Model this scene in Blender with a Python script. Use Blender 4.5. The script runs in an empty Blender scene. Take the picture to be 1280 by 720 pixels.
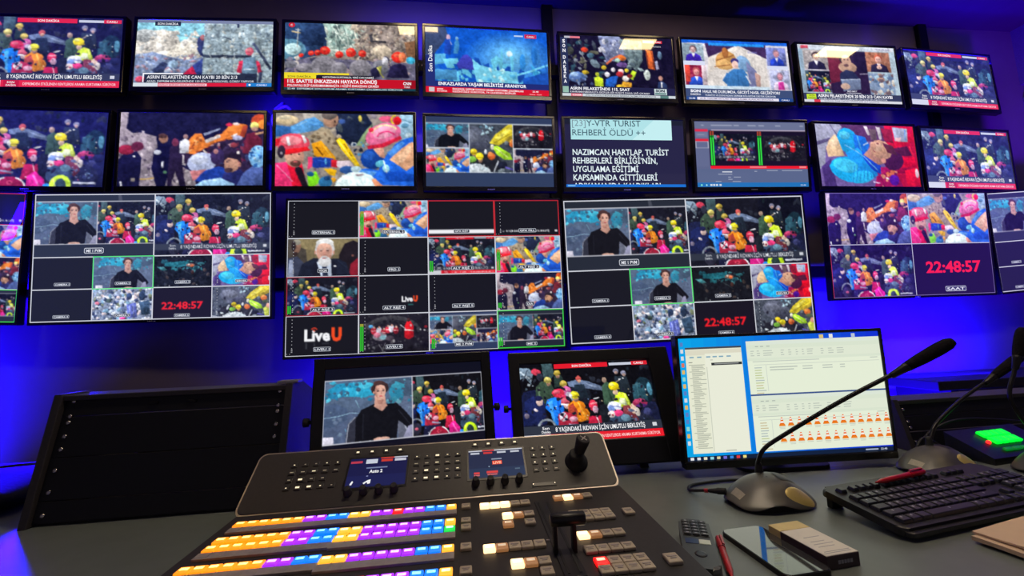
import bpy, bmesh, math, random
from mathutils import Matrix, Vector
PI = math.pi
SC = bpy.context.scene
COL = SC.collection

# ------------------------------------------------------------------ camera, world, light, exposure
cam_d = bpy.data.cameras.new('camera')
cam_d.sensor_width = 36.0
cam_d.lens = 520.0 / 1280.0 * 36.0
cam_d.clip_start = 0.02
cam = bpy.data.objects.new('camera', cam_d)
COL.objects.link(cam)
# world axes: X runs along the monitor wall, Y points at it, Z is up; the hand-held phone is turned, tipped up and rolled a little
cam.matrix_world = Matrix(((0.9933232, 0.0258077, -0.1124411, 0.0),
                           (-0.1087124, -0.1167886, -0.9871890, 0.0),
                           (-0.0386089, 0.9928214, -0.1132033, 1.11),
                           (0, 0, 0, 1)))
SC.camera = cam
SC.view_settings.view_transform = 'Standard'
SC.view_settings.look = 'None'
SC.view_settings.exposure = 0.0
SC.view_settings.gamma = 1.0
SC.view_settings.use_curve_mapping = False
w = bpy.data.worlds.new('world'); SC.world = w; w.use_nodes = True
w.node_tree.nodes['Background'].inputs[0].default_value = (0.105, 0.090, 0.115, 1)
w.node_tree.nodes['Background'].inputs[1].default_value = 1.0

def area(name, loc, target, sx, sy, power, color, spread=180):
    d = bpy.data.lights.new(name, 'AREA'); d.shape = 'RECTANGLE'; d.size = sx; d.size_y = sy
    d.energy = power; d.color = color; d.spread = math.radians(spread)
    o = bpy.data.objects.new(name, d); COL.objects.link(o)
    o.location = loc
    o.rotation_euler = (Vector(target) - Vector(loc)).to_track_quat('-Z', 'Y').to_euler()
    return o
BLUE = (0.010, 0.0, 1.0)
# LED wash battens standing on the floor behind the desks and hung behind the monitors: they colour the wall
area('led_wash_light', (-2.85, 2.1, 0.25), (-2.95, 2.42, 1.15), 0.6, 0.06, 150, BLUE, 110)
area('led_wash_light', (-0.15, 2.12, 0.25), (-0.1, 2.42, 0.85), 1.3, 0.06, 85, BLUE, 110)
area('led_wash_light', (2.15, 2.12, 0.30), (2.15, 2.42, 1.15), 0.6, 0.06, 150, BLUE)
area('led_wash_light', (2.85, 2.15, 0.80), (2.85, 2.42, 1.10), 0.7, 0.05, 60, BLUE)
area('led_wash_light', (-2.22, 2.30, 1.55), (-2.22, 2.42, 1.6), 0.05, 0.7, 16, BLUE)
area('led_wash_light', (0.10, 2.28, 2.86), (0.10, 2.42, 3.05), 1.3, 0.05, 6, BLUE)
area('led_wash_light', (0.05, 2.28, 2.26), (0.05, 2.42, 2.35), 1.3, 0.05, 4, BLUE)
area('led_wash_light', (3.05, 2.28, 2.86), (3.05, 2.42, 3.05), 1.3, 0.05, 9, BLUE)
area('led_wash_light', (2.9, 2.28, 2.26), (2.9, 2.42, 2.35), 1.4, 0.05, 5, BLUE)
area('led_wash_light', (-1.02, 2.28, 2.45), (-1.02, 2.42, 2.45), 0.05, 0.7, 4, BLUE)
area('led_wash_light', (-1.75, 2.0, 1.02), (-1.02, 0.95, 0.74), 0.25, 0.1, 7, BLUE, 60)
area('led_wash_light', (3.2, 1.2, 0.5), (4.0, 2.1, 2.6), 0.5, 0.1, 22, (0.12, 0.0, 1.0), 70)  # added light without a batten of its own, tints the right bulkhead violet
# the ceiling lamps themselves are built with the ceiling below

# ------------------------------------------------------------------ helpers
def srgb(c):
    return tuple((v / 255.0 / 12.92) if v / 255.0 <= 0.04045 else ((v / 255.0 + 0.055) / 1.055) ** 2.4 for v in c[:3])

def tag(o, label=None, cat=None, group=None, kind=None):
    if label: o['label'] = label
    if cat: o['category'] = cat
    if group: o['group'] = group
    if kind: o['kind'] = kind
    return o

def empty(name, loc=(0, 0, 0), rz=0.0, label=None, cat=None, group=None, mat=None):
    o = bpy.data.objects.new(name, None); COL.objects.link(o)
    o.empty_display_size = 0.05
    if mat is not None: o.matrix_world = mat
    else:
        o.location = loc; o.rotation_euler = (0, 0, rz)
    return tag(o, label, cat, group)

def link_mesh(name, me, parent=None, loc=(0, 0, 0), rot=(0, 0, 0), mat=None):
    o = bpy.data.objects.new(name, me); COL.objects.link(o)
    if parent: o.parent = parent
    if mat is not None: o.matrix_local = mat
    else:
        o.location = loc; o.rotation_euler = rot
    return o

def copy_tree(o, parent=None):
    c = o.copy(); COL.objects.link(c); c.parent = parent
    for ch in o.children: copy_tree(ch, c)
    return c

class MB:
    """collects shapes into one bmesh"""
    def __init__(s): s.bm = bmesh.new(); s.mi = 0
    def _fin(s, geom_faces, smooth=False):
        for f in geom_faces: f.material_index = s.mi; f.smooth = smooth
    def box(s, c, d, M=None, bev=0.0, seg=2):
        b = bmesh.new()
        bmesh.ops.create_cube(b, size=1.0)
        bmesh.ops.scale(b, vec=d, verts=b.verts)
        if bev > 0:
            bmesh.ops.bevel(b, geom=b.edges[:], offset=min(bev, min(d) * 0.49), segments=seg, profile=0.5, affect='EDGES')
        bmesh.ops.translate(b, vec=c, verts=b.verts)
        s.merge(b, M); return s
    def merge(s, b, M=None, smooth=False):
        if M is not None: bmesh.ops.transform(b, matrix=M, verts=b.verts)
        vm = {}
        for v in b.verts: vm[v] = s.bm.verts.new(v.co)
        for f in b.faces:
            try: nf = s.bm.faces.new([vm[v] for v in f.verts])
            except ValueError: continue
            nf.material_index = s.mi; nf.smooth = smooth or f.smooth
        b.free()
    def prism(s, pts, h0, h1, M=None, bev=0.0, smooth=False):
        """pts: outline in x,y; extruded from z=h0 to h1"""
        b = bmesh.new()
        lo = [b.verts.new((x, y, h0)) for x, y in pts]; hi = [b.verts.new((x, y, h1)) for x, y in pts]
        n = len(pts)
        top = b.faces.new(hi); b.faces.new(lo[::-1])
        for i in range(n):
            f = b.faces.new((lo[i], lo[(i + 1) % n], hi[(i + 1) % n], hi[i])); f.smooth = smooth
        if bev > 0: bmesh.ops.bevel(b, geom=list(top.edges), offset=bev, segments=2, profile=0.5, affect='EDGES')
        bmesh.ops.recalc_face_normals(b, faces=b.faces)
        s.merge(b, M); return s
    def lathe(s, prof, n=20, M=None, smooth=True):
        """prof: list of (r,z) from bottom to top, closed with caps"""
        b = bmesh.new(); rings = []
        for r, z in prof:
            rings.append([b.verts.new((r * math.cos(2 * PI * k / n), r * math.sin(2 * PI * k / n), z)) for k in range(n)])
        for a, c in zip(rings, rings[1:]):
            for k in range(n):
                f = b.faces.new((a[k], a[(k + 1) % n], c[(k + 1) % n], c[k])); f.smooth = smooth
        b.faces.new(rings[0][::-1]); b.faces.new(rings[-1])
        s.merge(b, M); return s
    def tube(s, path, rad, n=10, M=None):
        """round tube along points; rad number or list"""
        P = [Vector(p) for p in path]; b = bmesh.new(); rings = []
        if not isinstance(rad, (list, tuple)): rad = [rad] * len(P)
        up = None
        for i, p in enumerate(P):
            t = (P[min(i + 1, len(P) - 1)] - P[max(i - 1, 0)]).normalized()
            if up is None:
                up = Vector((0, 0, 1)) if abs(t.z) < 0.9 else Vector((1, 0, 0))
            u = (up - t * up.dot(t)).normalized(); v = t.cross(u); up = u
            rings.append([b.verts.new(p + rad[i] * (u * math.cos(2 * PI * k / n) + v * math.sin(2 * PI * k / n))) for k in range(n)])
        for a, c in zip(rings, rings[1:]):
            for k in range(n):
                f = b.faces.new((a[k], a[(k + 1) % n], c[(k + 1) % n], c[k])); f.smooth = True
        b.faces.new(rings[0][::-1]); b.faces.new(rings[-1])
        s.merge(b, M); return s
    def grid(s, fn, us, vs, M=None, smooth=True, closed_u=False):
        b = bmesh.new()
        g = [[b.verts.new(fn(u, v)) for u in us] for v in vs]
        nu = len(us)
        for j in range(len(vs) - 1):
            for i in range(nu if closed_u else nu - 1):
                f = b.faces.new((g[j][i], g[j][(i + 1) % nu], g[j + 1][(i + 1) % nu], g[j + 1][i])); f.smooth = smooth
        s.merge(b, M); return s
    def mesh(s, name, mats):
        me = bpy.data.meshes.new(name)
        bmesh.ops.recalc_face_normals(s.bm, faces=s.bm.faces)
        s.bm.to_mesh(me); s.bm.free()
        for m in (mats if isinstance(mats, (list, tuple)) else [mats]): me.materials.append(m)
        return me
    def build(s, name, mats, parent=None, loc=(0, 0, 0), rot=(0, 0, 0), mat=None):
        return link_mesh(name, s.mesh(name, mats), parent, loc, rot, mat)

def smooth_path(pts, n=8):
    """Catmull-Rom through points"""
    P = [Vector(p) for p in pts]; P = [P[0] * 2 - P[1]] + P + [P[-1] * 2 - P[-2]]
    out = []
    for i in range(1, len(P) - 2):
        a, b, c, d = P[i - 1:i + 3]
        for k in range(n):
            t = k / n
            out.append(0.5 * ((2 * b) + (c - a) * t + (2 * a - 5 * b + 4 * c - d) * t * t + (3 * b - a - 3 * c + d) * t ** 3))
    out.append(P[-2]); return out

def rrect(w, h, r, n=6, cx=0, cy=0):
    pts = []
    for (sx, sy, a0) in ((1, 1, 0), (-1, 1, 90), (-1, -1, 180), (1, -1, 270)):
        for k in range(n + 1):
            a = math.radians(a0 + 90 * k / n)
            pts.append((cx + sx * (w / 2 - r) + r * math.cos(a), cy + sy * (h / 2 - r) + r * math.sin(a)))
    return pts

# ------------------------------------------------------------------ materials
def material(name, col, rough=0.5, metal=0.0, spec=0.5, noise=0.0, nscale=40, bump=0.0, emit=None, es=1.0, coat=0.0):
    m = bpy.data.materials.new(name); m.use_nodes = True
    nt = m.node_tree; b = nt.nodes['Principled BSDF']
    c = srgb(col)
    b.inputs['Base Color'].default_value = (*c, 1)
    b.inputs['Roughness'].default_value = rough
    b.inputs['Metallic'].default_value = metal
    b.inputs['Specular IOR Level'].default_value = spec
    b.inputs['Coat Weight'].default_value = coat
    if noise > 0 or bump > 0:
        tc = nt.nodes.new('ShaderNodeTexCoord'); n = nt.nodes.new('ShaderNodeTexNoise')
        n.inputs['Scale'].default_value = nscale; n.inputs['Detail'].default_value = 4
        nt.links.new(tc.outputs['Object'], n.inputs['Vector'])
        if noise > 0:
            r = nt.nodes.new('ShaderNodeValToRGB')
            r.color_ramp.elements[0].position = 0.3; r.color_ramp.elements[1].position = 0.7
            r.color_ramp.elements[0].color = (*[v * (1 - noise) for v in c], 1)
            r.color_ramp.elements[1].color = (*[min(1, v * (1 + noise)) for v in c], 1)
            nt.links.new(n.outputs['Fac'], r.inputs['Fac']); nt.links.new(r.outputs['Color'], b.inputs['Base Color'])
        if bump > 0:
            bp = nt.nodes.new('ShaderNodeBump'); bp.inputs['Strength'].default_value = bump; bp.inputs['Distance'].default_value = 0.002
            nt.links.new(n.outputs['Fac'], bp.inputs['Height']); nt.links.new(bp.outputs['Normal'], b.inputs['Normal'])
    if emit is not None:
        b.inputs['Emission Color'].default_value = (*srgb(emit), 1); b.inputs['Emission Strength'].default_value = es
    return m

def screen_material(name, strength, rough=0.05, spec=0.5):
    m = material(name, (6, 6, 7), rough=rough, spec=spec)
    nt = m.node_tree; b = nt.nodes['Principled BSDF']
    a = nt.nodes.new('ShaderNodeAttribute'); a.attribute_name = 'Col'
    nt.links.new(a.outputs['Color'], b.inputs['Emission Color'])
    b.inputs['Emission Strength'].default_value = strength
    return m

M_BEZEL = material('bezel_plastic', (16, 16, 18), rough=0.22, spec=0.5, noise=0.15, nscale=90)
M_BACK = material('housing_plastic', (14, 14, 16), rough=0.55, noise=0.15, nscale=60)
M_SCREEN = screen_material('lit_screen', 1.0); M_SCREEN.cycles.emission_sampling = 'NONE'
M_PVM = screen_material('lit_desk_screen', 1.05, rough=0.25, spec=0.3); M_PVM.cycles.emission_sampling = 'NONE'
M_PC = screen_material('lit_office_screen', 0.93, rough=0.35, spec=0.3)
M_LOGO = material('logo_print', (150, 150, 155), rough=0.4, noise=0.05)
M_STEEL = material('dark_steel', (22, 22, 25), rough=0.5, metal=0.6, noise=0.2, nscale=30)
M_BLACKMETAL = material('black_powder_coat', (46, 43, 45), rough=0.55, spec=0.4, noise=0.15, nscale=200, bump=0.15)
M_CHROME = material('chrome_screw', (190, 185, 180), rough=0.25, metal=1.0, noise=0.1)
M_RUBBER = material('black_rubber', (15, 14, 15), rough=0.7, noise=0.1)
M_CABLE = material('cable_jacket', (16, 16, 17), rough=0.45, noise=0.1)

# ------------------------------------------------------------------ pictures on the screens: flat coloured shapes on the lit panel
import numpy as np
FONT_CACHE = {}
def text_tris(s, bold=0.0):
    """triangles of a line of writing, scaled so that capitals are 1 high, left end at x=0, base at y=0"""
    key = (s, bold)
    if key in FONT_CACHE: return FONT_CACHE[key]
    cu = bpy.data.curves.new('writing', 'FONT'); cu.body = s; cu.size = 1.0; cu.offset = bold; cu.resolution_u = 2
    o = bpy.data.objects.new('writing', cu); COL.objects.link(o)
    dg = bpy.context.evaluated_depsgraph_get(); dg.update()
    me = o.evaluated_get(dg).to_mesh()
    me.calc_loop_triangles()
    n = len(me.vertices); co = np.empty(n * 3); me.vertices.foreach_get('co', co); co = co.reshape(-1, 3)[:, :2]
    t = np.empty(len(me.loop_triangles) * 3, dtype=np.int32); me.loop_triangles.foreach_get('vertices', t)
    tri = co[t].reshape(-1, 3, 2) / 0.73 if len(t) else np.zeros((0, 3, 2))
    if len(tri): tri[:, :, 0] -= tri[:, :, 0].min()
    o.evaluated_get(dg).to_mesh_clear()
    bpy.data.objects.remove(o); bpy.data.curves.remove(cu)
    FONT_CACHE[key] = tri
    return tri

class Canvas:
    """a picture: photographs are laid down on a fine grid of coloured points, lettering and graphics as crisp shapes on top"""
    SS = 2
    def __init__(s, W, H, lift=(0, 0, 0), gain=1.0, res=160):
        s.W, s.H, s.lift, s.gain = W, H, lift, gain
        s.V = []; s.later = []; s.tex = 0.0; s.used = False
        s.RX, s.RY = res, int(res * H / W + 0.5)
        s.nx, s.ny = s.RX * s.SS, s.RY * s.SS
        s.rng = np.random.default_rng(int(W * 1000) + res)
        s.img = np.zeros((s.ny, s.nx, 3), dtype=np.float32)
        s.gx, s.gy = np.meshgrid((np.arange(s.nx) + .5) / s.nx * W - W / 2, H / 2 - (np.arange(s.ny) + .5) / s.ny * H)
        s.n1, s.n2, s.n3 = s.noise(5), s.noise(14), s.noise(2.2)
        s.wx, s.wy = s.noise(7) + .5 * s.noise(3), s.noise(7) + .5 * s.noise(3)
        s.view()
    def noise(s, cell):
        h, w = int(s.ny / cell) + 3, int(s.nx / cell) + 3
        g = s.rng.uniform(-1, 1, (h, w)).astype(np.float32)
        y = np.arange(s.ny) / cell; x = np.arange(s.nx) / cell
        y0, x0 = y.astype(int), x.astype(int); fy, fx = (y - y0)[:, None], (x - x0)[None, :]
        fy, fx = fy * fy * (3 - 2 * fy), fx * fx * (3 - 2 * fx)
        a, b = g[y0][:, x0], g[y0][:, x0 + 1]; c, d = g[y0 + 1][:, x0], g[y0 + 1][:, x0 + 1]
        return (a * (1 - fx) + b * fx) * (1 - fy) + (c * (1 - fx) + d * fx) * fy
    def view(s, rect=(0, 0, 1, 1), v=(0, 0, 160, 90)):
        s.rect, s.v = rect, v
        x0, y0, x1, y1 = rect
        s.sx = (x1 - x0) * s.W / (v[2] - v[0]); s.sy = (y1 - y0) * s.H / (v[3] - v[1])
        s.ox = x0 * s.W - s.W / 2; s.oy = s.H / 2 - y0 * s.H
        s.clip = (s.ox, s.oy - (y1 - y0) * s.H, s.ox + (x1 - x0) * s.W, s.oy)
        return s
    def sub(s, rect, v=(0, 0, 160, 90)):
        """a tile inside the current tile: rect in current units"""
        a, b, c, d = rect; V = s.v; R = s.rect
        fx = lambda x: R[0] + (x - V[0]) / (V[2] - V[0]) * (R[2] - R[0])
        fy = lambda y: R[1] + (y - V[1]) / (V[3] - V[1]) * (R[3] - R[1])
        return s.view((fx(a), fy(b), fx(c), fy(d)), v)
    def col(s, c):
        return tuple(min(255, max(0, c[i] * s.gain + s.lift[i] * (1 - c[i] / 330.0))) for i in range(3))
    def fill(s, pts, c, tex, clip, unit):
        P = np.array(pts); m = unit * 2 if tex else 0
        x0, x1 = max(P[:, 0].min() - m, clip[0]), min(P[:, 0].max() + m, clip[2]); y0, y1 = max(P[:, 1].min() - m, clip[1]), min(P[:, 1].max() + m, clip[3])
        i0, i1 = int((x0 / s.W + .5) * s.nx), int(math.ceil((x1 / s.W + .5) * s.nx)); j0, j1 = int((.5 - y1 / s.H) * s.ny), int(math.ceil((.5 - y0 / s.H) * s.ny))
        i0, j0, i1, j1 = max(i0, 0), max(j0, 0), min(i1, s.nx), min(j1, s.ny)
        if i1 <= i0 or j1 <= j0: return
        q = (slice(j0, j1), slice(i0, i1))
        X, Y = s.gx[q], s.gy[q]
        ok = (X >= clip[0]) & (X < clip[2]) & (Y >= clip[1]) & (Y < clip[3])
        U, Vv = (X + s.wx[q] * unit * .5 * tex ** .5, Y + s.wy[q] * unit * .5 * tex ** .5) if tex else (X, Y)
        ins = np.zeros(X.shape, dtype=bool); n = len(pts)
        for k in range(n):
            (ax, ay), (bx, by) = pts[k], pts[(k + 1) % n]
            if ay == by: continue
            ins ^= ((ay > Vv) != (by > Vv)) & (U < (bx - ax) * (Vv - ay) / (by - ay) + ax)
        ins &= ok
        if not ins.any(): return
        c = np.array(c, dtype=np.float32)
        if tex:
            hx, hy = max(P[:, 0].max() - P[:, 0].min(), 1e-6), max(P[:, 1].max() - P[:, 1].min(), 1e-6)
            big = 1.0 if hx < 60 * unit else 0.25
            sh = 1 + tex * (big * (.55 * ((Y - P[:, 1].min()) / hy - .55) - .3 * ((X - P[:, 0].min()) / hx - .5)) + .24 * s.n1[q] + .20 * s.n2[q] + .22 * s.n3[q])
            val = c[None, None, :] * sh[:, :, None] + tex * 4 * (s.n2[q] + s.n1[q])[:, :, None] * np.array((1.1, 1, .9), dtype=np.float32)
        else: val = np.broadcast_to(c, X.shape + (3,))
        s.img[q][ins] = val[ins]
    def flush(s):
        for pts, c, lay, clip in s.V: s.fill(pts, c, 0, clip, 0)
        s.V = []; s.used = True
    def poly(s, pts, c):
        pts = [s.m(x, y) for x, y in pts]
        if s.tex:
            if s.V: s.flush()
            s.used = True
            s.fill(pts, s.col(c), s.tex, s.clip, abs(s.sx))
        else:
            q = s._clip(pts)
            if q: s.V.append((q, s.col(c), None, s.clip))
        return s
    def _clip(s, pts):
        x0, y0, x1, y1 = s.clip
        for ax, lim, sg in ((0, x0, 1), (0, x1, -1), (1, y0, 1), (1, y1, -1)):
            out = []
            n = len(pts)
            for i in range(n):
                a, b = pts[i], pts[(i + 1) % n]
                da, db = sg * (a[ax] - lim), sg * (b[ax] - lim)
                if da >= 0: out.append(a)
                if (da >= 0) != (db >= 0):
                    t = da / (da - db); out.append((a[0] + t * (b[0] - a[0]), a[1] + t * (b[1] - a[1])))
            pts = out
            if len(pts) < 3: return None
        return pts
    def m(s, x, y): return (s.ox + (x - s.v[0]) * s.sx, s.oy - (y - s.v[1]) * s.sy)
    def rect_(s, x0, y0, x1, y1, c): return s.poly([(x0, y0), (x1, y0), (x1, y1), (x0, y1)], c)
    def ell(s, x, y, rx, ry, c, rot=0, n=14, wob=0.0, rnd=None):
        r = math.radians(rot); cr, sr = math.cos(r), math.sin(r); pts = []
        for k in range(n):
            a = 2 * PI * k / n; f = 1 + (rnd.uniform(-wob, wob) if rnd else 0)
            u, v = rx * f * math.cos(a), ry * f * math.sin(a)
            pts.append((x + u * cr - v * sr, y + u * sr + v * cr))
        return s.poly(pts, c)
    def line(s, x0, y0, x1, y1, wd, c):
        d = math.hypot(x1 - x0, y1 - y0) or 1; nx, ny = -(y1 - y0) / d * wd / 2, (x1 - x0) / d * wd / 2
        return s.poly([(x0 + nx, y0 + ny), (x1 + nx, y1 + ny), (x1 - nx, y1 - ny), (x0 - nx, y0 - ny)], c)
    def pline(s, pts, wd, c):
        for a, b in zip(pts, pts[1:]): s.line(*a, *b, wd, c)
        return s
    def arc(s, x, y, rx, ry, wd, a0, a1, c, n=12):
        pts = [(x + rx * math.cos(math.radians(a0 + (a1 - a0) * k / n)), y + ry * math.sin(math.radians(a0 + (a1 - a0) * k / n))) for k in range(n + 1)]
        q = [(x + (rx - wd) * math.cos(math.radians(a0 + (a1 - a0) * k / n)), y + (ry - wd) * math.sin(math.radians(a0 + (a1 - a0) * k / n))) for k in range(n + 1)]
        for k in range(n): s.poly([pts[k], pts[k + 1], q[k + 1], q[k]], c)
        return s
    def frame(s, x0, y0, x1, y1, wd, c):
        s.rect_(x0, y0, x1, y0 + wd, c); s.rect_(x0, y1 - wd, x1, y1, c); s.rect_(x0, y0, x0 + wd, y1, c); s.rect_(x1 - wd, y0, x1, y1, c)
        return s
    def text(s, t, x, y, h, c, w=None, bold=0.012, rot=0, center=False):
        """x,y: left end of the base line (y down), h: height of capitals, w: length to fit"""
        tri = text_tris(t, bold)
        if not len(tri): return s
        T = tri.copy(); L = T[:, :, 0].max()
        fx = h if w is None else w / L
        if center: x -= L * fx / 2
        X, Y = T[:, :, 0] * fx, -T[:, :, 1] * h
        if rot: X, Y = Y.copy(), -X       # reads upwards
        grp = object(); cc = s.col(c)
        for i in range(len(T)):
            q = s._clip([s.m(x + X[i, k], y + Y[i, k]) for k in range(3)])
            if q: s.V.append((q, cc, grp, s.clip))
        return s
    def specks(s, x0, y0, x1, y1, n, cols, r0, r1, seed, asp=1.6):
        R = random.Random(seed)
        for _ in range(n):
            r = R.uniform(r0, r1)
            s.ell(R.uniform(x0, x1), R.uniform(y0, y1), r * R.uniform(1, asp), r, R.choice(cols), R.uniform(0, 180), R.choice((4, 5, 6)), 0.35, R)
        return s
    def object(s, name, mat, parent, z0=0.0):
        for fn, rect, v in s.later:
            s.view(rect, v); s.tex = 0.0; fn(s)
        W, H = s.W / 2, s.H / 2
        lin = lambda a: np.where(a <= .04045, a / 12.92, ((np.maximum(a, 0) + .055) / 1.055) ** 2.4)
        if s.used:
            im = s.img.reshape(s.RY, s.SS, s.RX, s.SS, 3).mean(axis=(1, 3))
            p = np.pad(im, ((1, 1), (1, 1), (0, 0)), mode='edge')
            im = (p[1:-1, 1:-1] * 4 + p[:-2, 1:-1] + p[2:, 1:-1] + p[1:-1, :-2] + p[1:-1, 2:]) / 8
            nx, ny = s.RX, s.RY
            xs = np.linspace(-W, W, nx); ys = np.linspace(H, -H, ny)
            co = np.zeros((ny, nx, 3)); co[:, :, 0] = xs[None, :]; co[:, :, 1] = ys[:, None]; co[:, :, 2] = z0
            co = co.reshape(-1, 3); cl = np.clip(im.reshape(-1, 3) / 255.0, 0, 1)
            i = (np.arange(ny - 1)[:, None] * nx + np.arange(nx - 1)[None, :]).ravel()
            quads = np.stack([i, i + nx, i + nx + 1, i + 1], 1)
        else:
            co = np.array([(-W, H, z0), (-W, -H, z0), (W, -H, z0), (W, H, z0)]); quads = np.array([[0, 1, 2, 3]])
            cl = np.tile(np.array(s.col((0, 0, 0))) / 255.0, (4, 1))
        VV = [co]; CC = [cl]; loops = [quads.ravel()]; sizes = [np.full(len(quads), 4)]; base = len(co)
        n = len(s.V); bb = np.zeros((n, 4)); lay = np.zeros(n, dtype=np.int32); k = 0
        while k < n:                       # crisp shapes: each lies a hair above what it covers
            e = k + 1
            if s.V[k][2] is not None:
                while e < n and s.V[e][2] is s.V[k][2]: e += 1
            for j in range(k, e):
                a = np.array(s.V[j][0]); bb[j] = (a[:, 0].min(), a[:, 1].min(), a[:, 0].max(), a[:, 1].max())
            b = (bb[k:e, 0].min(), bb[k:e, 1].min(), bb[k:e, 2].max(), bb[k:e, 3].max())
            mk = (bb[:k, 0] < b[2]) & (bb[:k, 2] > b[0]) & (bb[:k, 1] < b[3]) & (bb[:k, 3] > b[1])
            lay[k:e] = (lay[:k][mk].max() if mk.any() else 0) + 1
            k = e
        for j, (p, c, g, q) in enumerate(s.V):
            ar = sum(p[k][0] * p[(k + 1) % len(p)][1] - p[(k + 1) % len(p)][0] * p[k][1] for k in range(len(p)))
            if abs(ar) < 1e-10: continue
            p = p if ar > 0 else p[::-1]
            VV.append(np.array([(x, y, z0 + lay[j] * 2e-5 + 1e-5) for x, y in p])); CC.append(np.tile(np.array(c) / 255.0, (len(p), 1)))
            loops.append(np.arange(base, base + len(p))); sizes.append(np.array([len(p)])); base += len(p)
        VV = np.concatenate(VV); CC = lin(np.concatenate(CC)); loops = np.concatenate(loops); sizes = np.concatenate(sizes)
        me = bpy.data.meshes.new(name)
        me.vertices.add(len(VV)); me.vertices.foreach_set('co', VV.astype(np.float32).ravel())
        me.loops.add(len(loops)); me.loops.foreach_set('vertex_index', loops.astype(np.int32))
        me.polygons.add(len(sizes)); me.polygons.foreach_set('loop_start', np.concatenate([[0], np.cumsum(sizes)[:-1]]).astype(np.int32))
        me.update(calc_edges=True)
        at = me.attributes.new('Col', 'FLOAT_COLOR', 'POINT')
        at.data.foreach_set('color', np.concatenate([CC, np.ones((len(CC), 1))], 1).astype(np.float32).ravel())
        me.materials.append(mat)
        return link_mesh(name, me, parent)

PHOTO = 0.55
def photo(amount=PHOTO):
    """draw with photographic shading and grain"""
    def deco(fn):
        def g(c, *a, **k):
            t = c.tex; c.tex = amount; fn(c, *a, **k); c.tex = t
        return g
    return deco

WHITE = (245, 245, 248)
SKIN = (205, 155, 125)
# every picture is drawn on a field 160 wide and 90 high, y down
def helmet(c, x, y, r, col, face=SKIN, rim=True):
    c.ell(x + r * .15, y + r * 0.85, r * 0.6, r * 0.7, tuple(int(v * .78) for v in face)); c.ell(x + r * .3, y + r * 0.7, r * 0.3, r * 0.4, face)
    c.ell(x, y, r, r * 0.85, col)
    c.ell(x - r * 0.25, y - r * 0.3, r * 0.5, r * 0.3, tuple(min(255, v + 35) for v in col))
    if rim: c.line(x - r, y + r * 0.35, x + r, y + r * 0.3, r * 0.3, tuple(int(v * 0.7) for v in col))

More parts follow.
